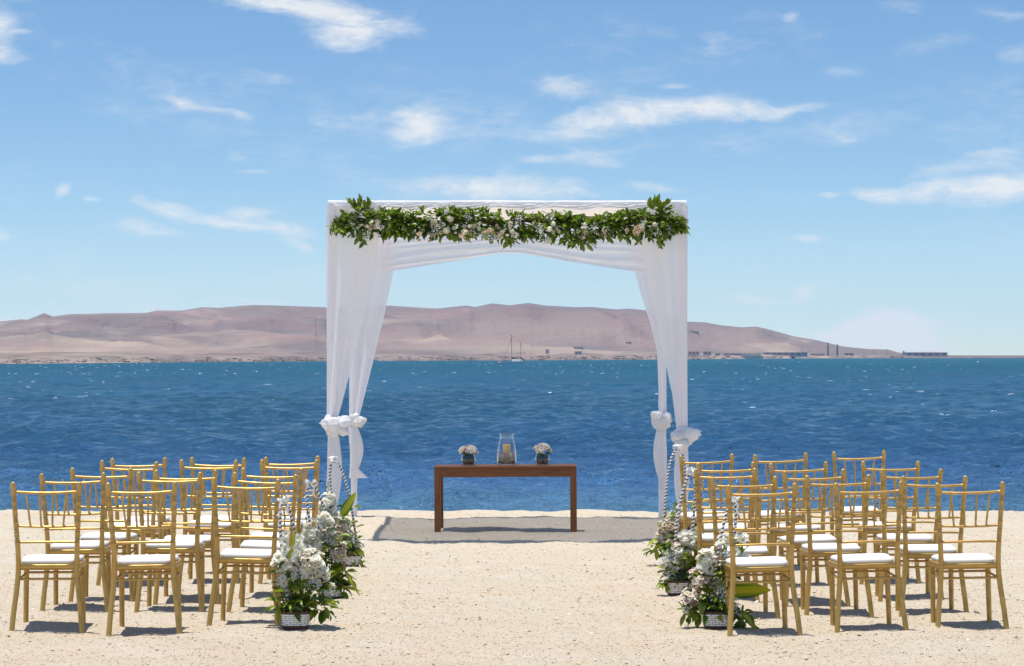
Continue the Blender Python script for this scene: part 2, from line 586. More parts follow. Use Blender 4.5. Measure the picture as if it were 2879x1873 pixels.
MAT['sheer'] = cloth('sheer_voile', 0.10, (0.97, 0.95, 0.975), 0.6)
MAT['cloth'] = cloth('white_cloth', 0.04, (0.94, 0.93, 0.945), 0.45)
MAT['roof'] = cloth('roof_cloth', 0.42, (0.90, 0.84, 0.77), 0.26)

# table wood
m, t, out = new_mat('brown_wood')
co = objco(t)
g = t.noise(t.mapping(co, scale=(2.0, 22, 22)), 2.2, 5, 0.6, 0.6)
c = t.mix(t.mapr(g, 0.3, 0.7, 0, 1), (0.175, 0.063, 0.023), (0.30, 0.118, 0.046))
pbsdf(t, out, c, 0.5, 0, 0.22, t.bump(g, 0.2, 0.002))
MAT['wood'] = m
m, t, out = new_mat('brown_wood_upright')
co = objco(t)
g = t.noise(t.mapping(co, scale=(22, 22, 2.0)), 2.2, 5, 0.6, 0.6)
c = t.mix(t.mapr(g, 0.3, 0.7, 0, 1), (0.175, 0.063, 0.023), (0.30, 0.118, 0.046))
pbsdf(t, out, c, 0.5, 0, 0.22, t.bump(g, 0.2, 0.002))
MAT['wood_leg'] = m

# glass
m, t, out = new_mat('clear_glass')
tr = t.add('ShaderNodeBsdfTransparent'); tr.inputs[0].default_value = (0.965, 0.98, 0.98, 1)
gl = t.add('ShaderNodeBsdfGlossy'); gl.inputs['Roughness'].default_value = 0.03
lw = t.add('ShaderNodeLayerWeight'); lw.inputs[0].default_value = 0.5
frv = t.math('ADD', t.math('MULTIPLY', t.math('POWER', lw.outputs['Facing'], 2.6), 0.85), 0.05)
mx = t.add('ShaderNodeMixShader')
t.link(frv, mx.inputs[0]); t.link(tr.outputs[0], mx.inputs[1]); t.link(gl.outputs[0], mx.inputs[2])
t.link(mx.outputs[0], out.inputs[0])
MAT['glass'] = m
MAT['gravel'] = simple('pebbles_and_sand', (0.30, 0.25, 0.20), 0.9, 0, 0.5, 120)
m, t, out = new_mat('candle_wax')
pbsdf(t, out, (0.86, 0.56, 0.16), 0.55, 0, 0.3, None, Subsurface_Weight=0.25, Subsurface_Scale=0.02)
MAT['wax'] = m
MAT['wick'] = simple('wick', (0.03, 0.025, 0.02), 0.9)
MAT['foam'] = simple('dark_green_moss', (0.025, 0.055, 0.035), 0.9, 0, 0.4, 60)


def leafmat(name, a, b, rough=0.38):
    m, t, out = new_mat(name)
    rnd = orand(t)
    co = objco(t)
    n = t.noise(co, 9, 3)
    f = t.math('ADD', t.math('MULTIPLY', rnd, 0.65), t.math('MULTIPLY', t.mapr(n, 0.25, 0.75, 0, 1), 0.35))
    c = t.mix(f, a, b)
    p = t.add('ShaderNodeBsdfPrincipled')
    t.link(c, p.inputs['Base Color']); p.inputs['Roughness'].default_value = rough
    tl = t.add('ShaderNodeBsdfTranslucent')
    t.link(t.mix(0.5, c, (0.14, 0.24, 0.01)), tl.inputs[0])
    mx = t.add('ShaderNodeMixShader'); mx.inputs[0].default_value = 0.40
    t.link(p.outputs[0], mx.inputs[1]); t.link(tl.outputs[0], mx.inputs[2])
    t.link(mx.outputs[0], out.inputs[0])
    return m


MAT['leaf'] = leafmat('green_leaf', (0.10, 0.18, 0.010), (0.31, 0.375, 0.026))
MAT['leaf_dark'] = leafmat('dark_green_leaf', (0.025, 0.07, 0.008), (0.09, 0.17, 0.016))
MAT['stem'] = simple('green_stem', (0.09, 0.15, 0.03), 0.5)
# variegated leaf: yellow heart, green margins
m, t, out = new_mat('variegated_leaf')
co = objco(t)
sp = t.add('ShaderNodeSeparateXYZ'); t.link(co, sp.inputs[0])
gen = t.add('ShaderNodeTexCoord').outputs['Generated']
gs_ = t.add('ShaderNodeSeparateXYZ'); t.link(gen, gs_.inputs[0])
f = t.math('ABSOLUTE', t.math('SUBTRACT', gs_.outputs[0], 0.46))
st = t.noise(t.mapping(co, scale=(70, 2.5, 1)), 1.0, 3)
f2 = t.math('ADD', t.math('MULTIPLY', f, 1.25), t.mapr(st, 0.3, 0.7, -0.20, 0.20))
c = t.ramp(f2, [(0.0, (0.52, 0.50, 0.03)), (0.30, (0.36, 0.42, 0.025)), (0.50, (0.07, 0.17, 0.015)), (0.8, (0.02, 0.08, 0.012))])
p = t.add('ShaderNodeBsdfPrincipled'); t.link(c, p.inputs['Base Color']); p.inputs['Roughness'].default_value = 0.32
tl = t.add('ShaderNodeBsdfTranslucent'); t.link(c, tl.inputs[0])
mx = t.add('ShaderNodeMixShader'); mx.inputs[0].default_value = 0.3
t.link(p.outputs[0], mx.inputs[1]); t.link(tl.outputs[0], mx.inputs[2]); t.link(mx.outputs[0], out.inputs[0])
MAT['variegated'] = m


def petalmat(name, a, b, heart=None):
    m, t, out = new_mat(name)
    c = t.mix(orand(t), a, b)
    if heart:
        co = objco(t)
        ln = t.add('ShaderNodeVectorMath', operation='LENGTH'); t.link(co, ln.inputs[0])
        n = t.noise(co, 120, 2)
        f = t.math('ADD', t.mapr(ln.outputs['Value'], 0.006, 0.022, 0.9, 0.0), t.mapr(n, 0.55, 0.7, 0, 0.25))
        c = t.mix(t.math('MINIMUM', f, 1.0), c, heart)
    df = t.add('ShaderNodeBsdfDiffuse'); t.link(c, df.inputs[0])
    tl = t.add('ShaderNodeBsdfTranslucent'); t.link(c, tl.inputs[0])
    mx = t.add('ShaderNodeMixShader'); mx.inputs[0].default_value = 0.50
    t.link(df.outputs[0], mx.inputs[1]); t.link(tl.outputs[0], mx.inputs[2]); t.link(mx.outputs[0], out.inputs[0])
    return m


MAT['lily'] = petalmat('pale_lily_petal', (0.95, 0.92, 0.82), (0.94, 0.86, 0.76), (0.66, 0.48, 0.26))
MAT['white_petal'] = petalmat('white_petal', (0.96, 0.95, 0.90), (0.95, 0.93, 0.82), (0.82, 0.80, 0.48))
MAT['cream_petal'] = petalmat('cream_petal', (0.80, 0.70, 0.52), (0.78, 0.62, 0.48), (0.62, 0.40, 0.24))
MAT['pink_petal'] = petalmat('pink_petal', (0.72, 0.30, 0.36), (0.82, 0.62, 0.62), (0.50, 0.10, 0.16))
MAT['breath'] = simple('tiny_white_blossoms', (0.82, 0.82, 0.78), 0.8, 0, 0.05)
MAT['strand_white'] = simple('white_painted_wicker', (0.86, 0.84, 0.79), 0.6, 0, 0.08, 60)
MAT['wicker'] = simple('dark_brown_wicker', (0.095, 0.04, 0.02), 0.6, 0, 0.4, 60)
MAT['ribbon'] = simple('white_ribbon', (0.84, 0.84, 0.84), 0.35, 0, 0.03)
MAT['hull'] = simple('white_hull', (0.78, 0.79, 0.80), 0.3, 0, 0.04, 1)
MAT['darkboat'] = simple('dark_canvas', (0.03, 0.05, 0.09), 0.7, 0, 0.2, 2)
MAT['mast'] = simple('grey_mast', (0.10, 0.12, 0.15), 0.5, 0, 0.1, 2)
MAT['buoy'] = simple('pink_buoy', (0.65, 0.16, 0.24), 0.5)
MAT['bwall'] = simple('grey_works_wall', (0.46, 0.41, 0.42), 0.9, 0, 0.25, 0.1)
MAT['bpale'] = simple('pale_wall', (0.60, 0.56, 0.50), 0.9, 0, 0.12, 0.1)
MAT['broof'] = simple('metal_roof', (0.42, 0.42, 0.43), 0.6, 0, 0.15, 0.2)
MAT['bdark'] = simple('dark_opening', (0.22, 0.20, 0.22), 0.6, 0, 0.2, 0.2)
MAT['steel'] = simple('weathered_steel', (0.10, 0.12, 0.14), 0.7, 0, 0.2, 0.3)
MAT['rock'] = simple('shore_rock', (0.19, 0.16, 0.145), 0.95, 0, 0.4, 0.2)
MAT['debris'] = simple('dry_weed_scrap', (0.13, 0.085, 0.045), 0.9, 0, 0.5, 30)
MAT['shell'] = simple('shell_bits', (0.75, 0.68, 0.58), 0.7, 0, 0.15, 30)

# ------------------------------------------------------------------ the beach
CREST = 28.65


def sand_h(x, y):
    x = np.asarray(x, dtype=np.float64); y = np.asarray(y, dtype=np.float64)
    h = 0.018 * vnoise(x * 0.8, y * 0.8, 3) + 0.020 * vnoise(x * 1.9, y * 1.9, 5) + 0.009 * vnoise(x * 6.0, y * 6.0, 8) + 0.006 * vnoise(x * 13.0, y * 13.0, 9) + 0.0030 * vnoise(x * 27.0, y * 27.0, 10)
    cr = CREST + 0.25 * vnoise(x * 0.35, 0 * x + 2.2, 21) + 0.10 * vnoise(x * 1.6, 0 * x + 1.1, 22) - 0.035 * x
    d = np.clip(y - cr, 0, None)
    drop = np.where(d < 1.0, 0.14 * d * d, 0.14 + 0.28 * (d - 1.0))
    return h - np.minimum(drop, 4.0)


xs = np.concatenate([np.linspace(-160, -9, 40)[:-1], np.linspace(-9, -6.2, 30)[:-1], np.linspace(-6.2, 6.2, 320), np.linspace(6.2, 9, 30)[1:], np.linspace(9, 160, 40)[1:]])
ys = np.concatenate([np.linspace(-40, 11, 60)[:-1], np.linspace(11, 31, 440), np.linspace(31, 60, 40)[1:]])
GX, GY = np.meshgrid(xs, ys)
P = np.stack([GX, GY, sand_h(GX, GY)], 2)
o = obj('sand', grid_mesh('sand', P), MAT['sand'], kind='structure')
o['label'] = 'pale shell sand beach in the foreground'


def sh(x, y):
    return float(sand_h(x, y))


# ------------------------------------------------------------------ the sea
SEAZ = -1.5
WAVES = []
wr = random.Random(5)
for i in range(46):
    L = 0.30 * (1.08 ** i)                                  # 0.4 m to 12 m
    a = 0.0195 * L ** 0.50 * (0.30 + 0.70 * math.exp(-(L / 3.2) ** 2))
    th = R(wr.gauss(75, 34))
    WAVES.append((2 * math.pi / L * math.cos(th), 2 * math.pi / L * math.sin(th), wr.uniform(0, 6.28), a, L))
rows = np.concatenate([np.geomspace(38, 420, 900), np.geomspace(421.2, 1250, 400), np.geomspace(1258, 7600, 50)])
NU = 520
us = np.linspace(-1, 1, NU)
D_, U_ = np.meshgrid(rows, us, indexing='ij')
GX = U_ * (3.5 + 0.225 * D_ + np.clip(D_ - 1250, 0, None) * 0.5); GY = D_
HZ = np.zeros_like(GX)
cell = np.maximum(np.gradient(rows)[:, None] * 1.5, (3.5 + 0.225 * D_ + np.clip(D_ - 1250, 0, None) * 0.5) * 2 / NU * 1.7)
gust = 0.62 + 0.55 * (0.5 + 0.5 * vnoise(GX * 0.06, GY * 0.03, 77)) + 0.35 * vnoise(GX * 0.35, GY * 0.22, 78)
for kx, ky, ph, a, L in WAVES:
    fade = np.clip((L / cell - 1.0) / 1.0, 0, 1)
    s = np.sin(kx * GX + ky * GY + ph + 1.3 * vnoise(GX * 0.9 / L, GY * 0.9 / L, int(L * 40)))
    HZ += a * fade * (s + 0.28 * s * s)
HZ *= gust * np.clip((GY - 40) / 22, 0.12, 1)
P = np.stack([GX, GY, SEAZ + HZ], 2)
o = obj('sea', grid_mesh('sea', P), MAT['sea'], kind='structure')
o['label'] = 'wind-ruffled blue sea of the bay'

# breaking crests: short torn ridges of foam strewn over the outer bay
mb = MB()
fr0 = random.Random(19)
for i in range(420):
    d = math.exp(fr0.uniform(math.log(120), math.log(1250)))
    x = fr0.uniform(-.24, .24) * d
    if d > 780 + 2.6 * max(0, x + 190):
        continue
    if vnoise(x * .02, d * .012, 91) < fr0.uniform(-.35, .25):
        continue
    L = fr0.uniform(.15, .50) * (1 if fr0.random() < .85 else 1.8) * (.7 + d / 1300)
    hgt = fr0.uniform(.015, .06) * (.6 + d / 900)
    n_ = 7
    ya = fr0.uniform(-.25, .25)
    rowsP = []
    for j in range(n_):
        u = j / (n_ - 1) * 2 - 1
        e_ = (1 - u * u) ** .7 * fr0.uniform(.55, 1.15) + .02
        cx0, cy0 = x + u * L / 2, d + u * L * ya + fr0.uniform(-.06, .06)
        rowsP.append([Vector((cx0, cy0 - .30 * e_, SEAZ - .02)), Vector((cx0, cy0 - .12 * e_, SEAZ + .07 + hgt * e_ * .8)), Vector((cx0, cy0 + .03, SEAZ + .07 + hgt * e_)), Vector((cx0, cy0 + .35 * e_, SEAZ - .02))])
    mb.grid(rowsP)
MAT['foam_crest'] = simple('sea_foam', (0.50, 0.60, 0.66), 0.8, 0, 0.35, 0.5)
mb.build('foam_crests', MAT['foam_crest'], kind='stuff')

# ------------------------------------------------------------------ the desert headland
SK = [(-1500, 930), (-900, 912), (-400, 900), (0, 904.7), (60, 898.7), (77, 900), (124, 881), (149, 891), (194, 884.5), (302, 881.7), (411, 881), (444, 873.6), (512, 874.5), (569, 865), (613, 867), (706, 859), (766, 860), (920, 865), (1000, 861), (1080, 859.5), (1229, 868.6), (1311, 860), (1335, 864.6), (1383, 854), (1434, 859.5), (1485, 852.8), (1533, 860), (1623, 865), (1663, 864), (1734, 871), (1770, 868.6), (1825, 874.5), (1880, 892), (1933, 905), (1982, 907), (2023, 914.6), (2085, 920.8), (2126, 918.7), (2167, 927.8), (2229, 945.5), (2291, 955.7), (2328, 964), (2369, 974), (2435, 981), (2496, 982.5), (2529, 992), (2600, 998), (2700, 999.2), (2900, 999.2), (4400, 999.5)]
SHORE = [(-1500, 1036), (0, 1023.5), (500, 1019), (900, 1016), (1050, 1015), (1450, 1013.5), (1800, 1011.5), (2050, 1009.5), (2300, 1007.5), (2600, 1007), (2900, 1006.6), (4400, 1006.4)]
HS = CAMZ - SEAZ
pxs = np.concatenate([np.linspace(-1500, -60, 60)[:-1], np.linspace(-60, 2940, 560), np.linspace(2940, 4400, 40)[1:]])
skyy = np.interp(pxs, [a for a, b in SK], [b for a, b in SK])
shoy = np.interp(pxs, [a for a, b in SHORE], [b for a, b in SHORE])
rs = FP * HS / (shoy - HY)
rs = rs * (1 + 0.02 * vnoise(pxs / 60.0, pxs * 0, 31) + 0.008 * vnoise(pxs / 13.0, pxs * 0, 32))
rc = np.maximum(np.interp(pxs, [0, 1400, 2200, 2600, 2900], [3700, 3900, 3900, 3500, 3300]), rs * 1.2)
rc = rc * (1 + 0.04 * vnoise(pxs / 210.0, pxs * 0 + 4, 33))
zc = CAMZ + (HY - skyy) * rc / FP
T = np.concatenate([np.linspace(-0.03, 0.10, 26)[:-1], np.linspace(0.10, 1.0, 150)[:-1], np.linspace(1.0, 2.0, 30)])
TT, PX = np.meshgrid(T, pxs, indexing='ij')
RR = rs[None, :] + TT * (rc - rs)[None, :]
TA = (PX - CX) / FP
WX, WY = TA * RR, RR


def sstep(a, b, v):
    u = np.clip((v - a) / (b - a), 0, 1)
    return u * u * (3 - 2 * u)


bank = np.where(TT < 0, TT * 60.0, np.minimum(2.6, 2.6 * (1 - np.exp(-np.clip(TT, 0, None) * 130))))
plain = SEAZ + bank * np.minimum(1.0, np.maximum(0.2, (zc - SEAZ) / 5.0))[None, :]
rise = 0.10 * sstep(0.04, 0.5, TT) + 0.90 * sstep(0.20, 1.0, TT)
H = plain + np.maximum(zc[None, :] - plain, 0) * rise * (TT > 0)
body = np.maximum(zc[None, :], 0)
ridge = 1 - np.abs(vnoise(WX / 210.0, WY / 520.0, 41)) * 2.0
ridge2 = 1 - np.abs(vnoise(WX / 85.0, WY / 260.0, 43)) * 2.0
und = fbm(WX / 420.0, WY / 600.0, 4, 45)
env = sstep(0.10, 0.45, TT) * (1 - sstep(0.80, 0.99, TT)) * np.clip(body / 60, 0, 1)
H = H + env * (30 * (ridge - 0.45) + 8 * (ridge2 - 0.45) + 20 * und)
low = sstep(0.01, 0.06, TT) * (1 - sstep(0.3, 0.6, TT)) * np.clip(body / 60, 0, 1)
H = H + low * (1.6 * vnoise(WX / 60.0, WY / 160.0, 51) + 1.0)
# nothing in front may stand above the crest line
ap = CAMZ + (zc - CAMZ)[None, :] / rc[None, :] * RR
H = np.where((TT < 0.985) & (TT > 0.05), np.minimum(H, ap - (0.6 + 2.0 * (1 - TT)) * np.clip(body / 30, 0.1, 1)), H)
back = TT > 1.0
H = np.where(back, np.maximum(zc[None, :] * (1 - 0.75 * sstep(1.0, 2.0, TT)), -0.5), H)
P = np.stack([WX, WY, H], 2)
o = obj('hills', grid_mesh('hills', P), MAT['hill'], kind='structure')
o['label'] = 'bare pinkish desert hills across the bay'


def shore_at(pxx):
    return float(np.interp(pxx, pxs, rs))


def land_h(pxx, d):
    j = int(np.argmin(np.abs(pxs - pxx)))
    return float(np.interp(d, RR[:, j], H[:, j]))


# rocks along the far water line
mb = MB()
rr = random.Random(3)
bm = bmesh.new(); bmesh.ops.create_icosphere(bm, subdivisions=1, radius=1.0)
IV = [v.co.copy() for v in bm.verts]; bm.verts.index_update(); IF = [[v.index for v in f.verts] for f in bm.faces]; bm.free()
for i in range(420):
    pxx = rr.uniform(-60, 2050)
    d = shore_at(pxx) * (1 + abs(rr.gauss(0.004, 0.012)))
    s = rr.uniform(0.25, 0.8) * d / 1300
    M = Matrix.Translation(((pxx - CX) / FP * d, d, land_h(pxx, d))) @ Euler((0, 0, rr.uniform(-.4, .4))).to_matrix().to_4x4() @ Matrix.Diagonal((s * rr.uniform(1.5, 6), s, s * .5, 1))
    mb.inst([v * rr.uniform(.8, 1.2) for v in IV], IF, M)
mb.build('shore_rocks', MAT['rock'], smooth=False, kind='stuff')

# ------------------------------------------------------------------ things on the far shore
def far_building(name, label, x0, x1, ytop, ybot, dd, wall, roof, group=None, cat='building', pitched=False, wins=0):
    """x0..x1, ytop, ybot: where the photograph shows it; dd: metres behind the water line"""
    xm = (x0 + x1) / 2
    d = shore_at(xm) + dd
    k = d / FP
    wdt = (x1 - x0) * k
    zb = land_h(xm, d) - 1.0
    zt = CAMZ + (HY - ytop) * k
    zt = max(zt, zb + 2.5)
    e = thing(name, label, cat, ((xm - CX) * k, d, zb), (0, 0, 0), group)
    h = zt - zb
    dp = max(6.0, min(wdt * .5, 25))
    MB().box(-wdt / 2, wdt / 2, 0, dp, 0, h).build('wall', wall, e, smooth=False)
    r = MB()
    if pitched:
        a = h * .28 + .6
        V = [(-wdt / 2 - .4, -.4, h), (wdt / 2 + .4, -.4, h), (wdt / 2 + .4, dp + .4, h), (-wdt / 2 - .4, dp + .4, h), (-wdt / 2 - .4, dp / 2, h + a), (wdt / 2 + .4, dp / 2, h + a)]
        r.add(V, [(0, 1, 5, 4), (2, 3, 4, 5), (0, 4, 3), (1, 2, 5), (0, 3, 2, 1)])
    else:
        r.box(-wdt / 2 - .3, wdt / 2 + .3, -.3, dp + .3, h + .003, h + .35)
    r.build('roof', roof, e, smooth=False)
    for i in range(wins):
        xx = -wdt / 2 + wdt * (i + .5) / wins
        MB().box(xx - wdt / wins * .28, xx + wdt / wins * .28, -.12, .05, 1.2 + h * .2, 1.2 + h * .62).build('window', MAT['bdark'], e, smooth=False)
    return e


G1 = 'works and houses on the far shore'
far_building('warehouse', 'long grey shed with pale roof at the far right headland', 2546, 2664, 991, 1003, 40, MAT['bwall'], MAT['broof'], None, 'warehouse', True, 6)
far_building('factory_hall', 'low bluish factory hall behind the pale quay', 2036, 2140, 995, 1006, 30, MAT['bwall'], MAT['broof'], G1, wins=8)
far_building('factory_hall', 'brown factory hall between the pale quay and the two chimneys', 2150, 2270, 992, 1006, 36, MAT['bwall'], MAT['broof'], G1, wins=7)
far_building('factory_hall', 'small dark works building just right of the two chimneys', 2376, 2400, 994, 1005, 30, MAT['bwall'], MAT['broof'], G1, wins=2)
far_building('factory_hall', 'low works shed left of the twin chimneys foot', 2280, 2318, 996, 1005, 30, MAT['bwall'], MAT['broof'], G1, wins=3)
far_building('quay_wall', 'pale low quay at the foot of the bluish hall', 2038, 2145, 1006.5, 1009.5, 4, MAT['bpale'], MAT['bpale'], None, 'quay')
far_building('shore_house', 'small white house right of the canopy on the far shore', 1936, 1966, 990, 999, 150, MAT['bpale'], MAT['broof'], G1, wins=3)
far_building('shore_house', 'second white house on the shore beyond the canopy edge', 1978, 2000, 990, 998, 170, MAT['bpale'], MAT['broof'], G1, wins=2)
far_building('shore_house', 'tiny pale hut left of the bluish factory hall', 2012, 2026, 996, 1003, 60, MAT['bpale'], MAT['broof'], G1, wins=1)
far_building('shore_house', 'low dark house high on the slope right of the canopy', 1940, 1964, 972, 977, 700, MAT['bwall'], MAT['bwall'], G1)
far_building('shore_house', 'long dark house on the slope above the white houses', 1984, 2008, 972, 977, 720, MAT['bwall'], MAT['bwall'], G1)
far_building('shore_house', 'pale building complex on the plain right of the sailing boat', 1614, 1640, 981, 985, 420, MAT['bpale'], MAT['broof'], G1, wins=3)
far_building('shore_house', 'long white low building nearest below the pale complex', 1616, 1636, 989, 993, 250, MAT['bpale'], MAT['bpale'], G1, wins=2)
far_building('shore_house', 'dark hut on the slope at the right curtain', 1760, 1775, 974, 977, 650, MAT['bwall'], MAT['bwall'], G1)
far_building('shore_house', 'small dark hut between sailing boat and pale complex', 1534, 1544, 984, 987, 380, MAT['bwall'], MAT['bwall'], G1)
# round tank on the slope
d = shore_at(1207) + 700
k = d / FP
zb = land_h(1207, d) - 1
e = thing('storage_tank', 'round pale storage tank on the slope left of the boat', 'tank', ((1207 - CX) * k, d, zb))
hh = CAMZ + (HY - 966) * k - zb
MB().lathe([(8.5 * k, 0), (8.5 * k, hh * .86)], 20).build('wall', MAT['bpale'], e)
MB().lathe([(8.7 * k, hh * .86), (8.6 * k, hh * .9), (5 * k, hh * .98), (0.01, hh)], 20).build('roof', MAT['broof'], e)
# twin chimneys with a bridge
for (cx_, yt, lab) in ((2328, 964, 'left and taller of two dark steel chimneys at the works'), (2354, 969, 'right and shorter of two dark steel chimneys at the works')):
    d = shore_at(cx_) + 24
    k = d / FP
    zb = land_h(cx_, d) - .5
    zt = CAMZ + (HY - yt) * k
    e = thing('chimney', lab, 'chimney', ((cx_ - CX) * k, d, zb), group='pair of chimneys')
    hgt = zt - zb
    MB().lathe([(2.2 * k, 0), (2.1 * k, hgt * .5), (1.7 * k, hgt), (1.4 * k, hgt), (1.4 * k, hgt - 1)], 12).build('stack', MAT['steel'], e)
    for q in (.45, .72, .95):
        MB().lathe([(2.3 * k, hgt * q), (2.7 * k, hgt * q), (2.7 * k, hgt * q + .5), (2.3 * k, hgt * q + .5)], 12).build('platform', MAT['steel'], e)
    MB().box(-4 * k, 4 * k, -3 * k, 3 * k, 0, 5 * k).build('plinth', MAT['bwall'], e, smooth=False)
# antenna mast far left and slender poles by the works
for cx_, yt, yb, dd, lab in ((888, 890, 985, 500, 'thin lattice mast on the slope left of the canopy'), (2255, 966, 1004, 60, 'slender pole between brown hall and chimneys'), (2458, 981, 1003, 40, 'slender pole between chimneys and the long shed'), (2496, 981, 1003, 40, 'slender pole just left of the long shed')):
    d = shore_at(cx_) + dd
    k = d / FP
    zb = land_h(cx_, d) - .5
    zt = CAMZ + (HY - yt) * k
    e = thing('pole', lab, 'pole', ((cx_ - CX) * k, d, zb), group='poles on the far shore')
    MB().tube([(0, 0, 0), (0, 0, zt - zb)], [.11, .06], 6).build('shaft', MAT['steel'], e)
    for q in (.5, .8):
        MB().tube([(-.9, 0, (zt - zb) * q), (.9, 0, (zt - zb) * q)], .12, 5).build('crossbar', MAT['steel'], e)

# sailing boat
bd = FP * HS / (1022.0 - HY)
bk = bd / FP
boat = thing('sailing_boat', 'white two-masted sailing boat at anchor seen through the canopy', 'boat', ((1447 - CX) * bk, bd, SEAZ))


def hull_mesh(L, B, Hh, sheer=.25):
    rowsP = []
    for i in range(17):
        u = i / 16
        x = (u - .5) * L
        bw = B * (math.sin(math.pi * min(1, (u * .86 + .14))) ** .6) * (1 if u < .9 else (1 - (u - .9) * 4))
        if u > .985:
            bw = .25 * B
        top = Hh * (1 + sheer * (2 * u - 1) ** 2 + (.15 if u < .2 else 0))
        row = []
        for j in range(9):
            a = math.pi * (j / 8)
            row.append(Vector((x, -math.cos(a) * bw * (.55 + .45 * (abs(math.cos(a)))), top if j in (0, 8) else top - (top + Hh * .5) * math.sin(a) ** .7)))
        rowsP.append(row)
    mb_ = MB().grid(rowsP)
    mb_.grid([[r[0], r[8]] for r in rowsP])
    return mb_


Lh = 70 * bk
hull_mesh(Lh, Lh * .13, Lh * .085).build('hull', MAT['hull'], boat)
MB().box(-Lh * .1, Lh * .3, -Lh * .07, Lh * .07, Lh * .085, Lh * .145, bev=Lh * .015).build('cabin', MAT['hull'], boat)
for q in (-.04, .08, .2):
    MB().box(Lh * q, Lh * (q + .06), -Lh * .073, Lh * .073, Lh * .105, Lh * .13).build('cabin_window', MAT['bdark'], boat, smooth=False)
mh1, mh2 = (1022 - 942) * bk, (1022 - 963) * bk
x1, x2 = (1438.5 - 1447) * bk, (1464 - 1447) * bk
MB().tube([(x1, 0, Lh * .05), (x1, 0, mh1)], .085, 6).build('mast', MAT['mast'], boat)
MB().tube([(x2, 0, Lh * .05), (x2, 0, mh2)], .075, 6).build('mast', MAT['mast'], boat)
MB().tube([(x1, 0, Lh * .22), (x1 + Lh * .25, 0, Lh * .215)], [.34, .22], 8).build('furled_sail', MAT['darkboat'], boat)
MB().tube([(x2, 0, Lh * .22), (x2 + Lh * .18, 0, Lh * .13)], [.30, .16], 8).build('furled_sail', MAT['darkboat'], boat)
MB().tube([(x1, 0, mh1 * .88), (-Lh * .5, 0, Lh * .11)], .055, 5).build('forestay', MAT['mast'], boat)
MB().tube([(x1, 0, mh1), (x2, 0, mh2)], .03, 4).build('triatic_stay', MAT['mast'], boat)
MB().tube([(x2, 0, mh2), (Lh * .5, 0, Lh * .1)], .035, 4).build('backstay', MAT['mast'], boat)
tag(obj('mooring_buoy', MB().lathe([(0.01, -.5), (.5, -.2), (.62, .15), (.5, .5), (.2, .72), (.01, .78)], 12).mesh('buoy'), MAT['buoy'], loc=((1405 - CX) * bk * .99, bd * .99, SEAZ)), 'pink mooring buoy floating left of the sailing boat', 'buoy')
# motor boat at the far water line, half behind the left curtain
md = FP * HS / (1015.6 - HY)
mk = md / FP
mboat = thing('motor_boat', 'small white motor boat beside the left curtain on the horizon', 'boat', ((1049 - CX) * mk, md, SEAZ))
Lm = 27 * mk
hull_mesh(Lm, Lm * .16, Lm * .11).build('hull', MAT['hull'], mboat)
MB().box(-Lm * .38, -Lm * .12, -Lm * .08, Lm * .08, Lm * .1, Lm * .3, bev=Lm * .02).build('wheelhouse', MAT['bwall'], mboat)
MB().box(-Lm * .36, -Lm * .14, -Lm * .083, Lm * .083, Lm * .2, Lm * .27).build('window', MAT['bdark'], mboat, smooth=False)
MB().tube([(-Lm * .25, 0, Lm * .3), (-Lm * .25, 0, Lm * .6)], .06 * mk * 5, 5).build('mast', MAT['mast'], mboat)

# ------------------------------------------------------------------ the wedding canopy
ACX, AW = -0.043, 3.30                        # centre, outer width
AF, AR = 24.25, 27.60                         # front and rear rows of posts
ATOP = 3.135
canopy = thing('wedding_canopy', 'white draped square wedding canopy with tied curtains on the sand', 'canopy', (ACX, (AF + AR) / 2, 0))
canopy.location.z = 0
OY = (AF + AR) / 2


def cz(x, y):          # canopy-local
    return Vector((x, y - OY, 0))


hw = AW / 2
pr = 0.033
for sx in (-1, 1):
    for yy_ in (AF, AR):
        x = sx * (hw - pr - .004)
        mb = MB()
        pts, rad = [], []
        for i in range(61):
            z = -0.12 + (ATOP - 0.03 + 0.12) * i / 60
            pts.append((x, yy_ - OY, z))
            rad.append(pr * (1 + .05 * math.sin(z * 21 + sx) + .04 * math.sin(z * 47 + yy_)))
        mb.tube(pts, rad, 12)
        mb.build('post', MAT['cloth'], canopy)


def wrapped_beam(p0, p1, r, seed):
    p0, p1 = Vector(p0), Vector(p1)
    n = 150
    ns = 18
    V = []
    t_ = (p1 - p0).normalized()
    a = t_.cross(Vector((0, 0, 1))).normalized()
    b = Vector((0, 0, 1))
    L = (p1 - p0).length
    for i in range(n):
        u = i / (n - 1)
        row = []
        for j in range(ns + 1):
            th = 2 * math.pi * j / ns
            wr_ = mnoise.noise(Vector((u * L * 6 + th * .9, math.cos(th) * 1.2, seed))) * .22 + .15 * math.sin(u * L * 9 + th * 1.0 + 2 * math.sin(u * L * 2.3))
            sq = max(abs(math.cos(th)), abs(math.sin(th)))
            rad = r * (1 + wr_ * .35) / (sq ** .55)
            row.append(p0 + t_ * (L * u) + (a * math.cos(th) + b * math.sin(th)) * rad)
        V.append(row)
    return MB().grid(V)


zb = ATOP - .035
for yy_ in (AF, AR):
    wrapped_beam((-hw + .0, yy_ - OY, zb), (hw, yy_ - OY, zb), .032, yy_).build('beam', MAT['cloth'], canopy)
for sx in (-1, 1):
    wrapped_beam((sx * (hw - .036), AF - OY + .04, zb - .004), (sx * (hw - .036), AR - OY - .04, zb - .004), .030, sx * 3.).build('beam', MAT['cloth'], canopy)
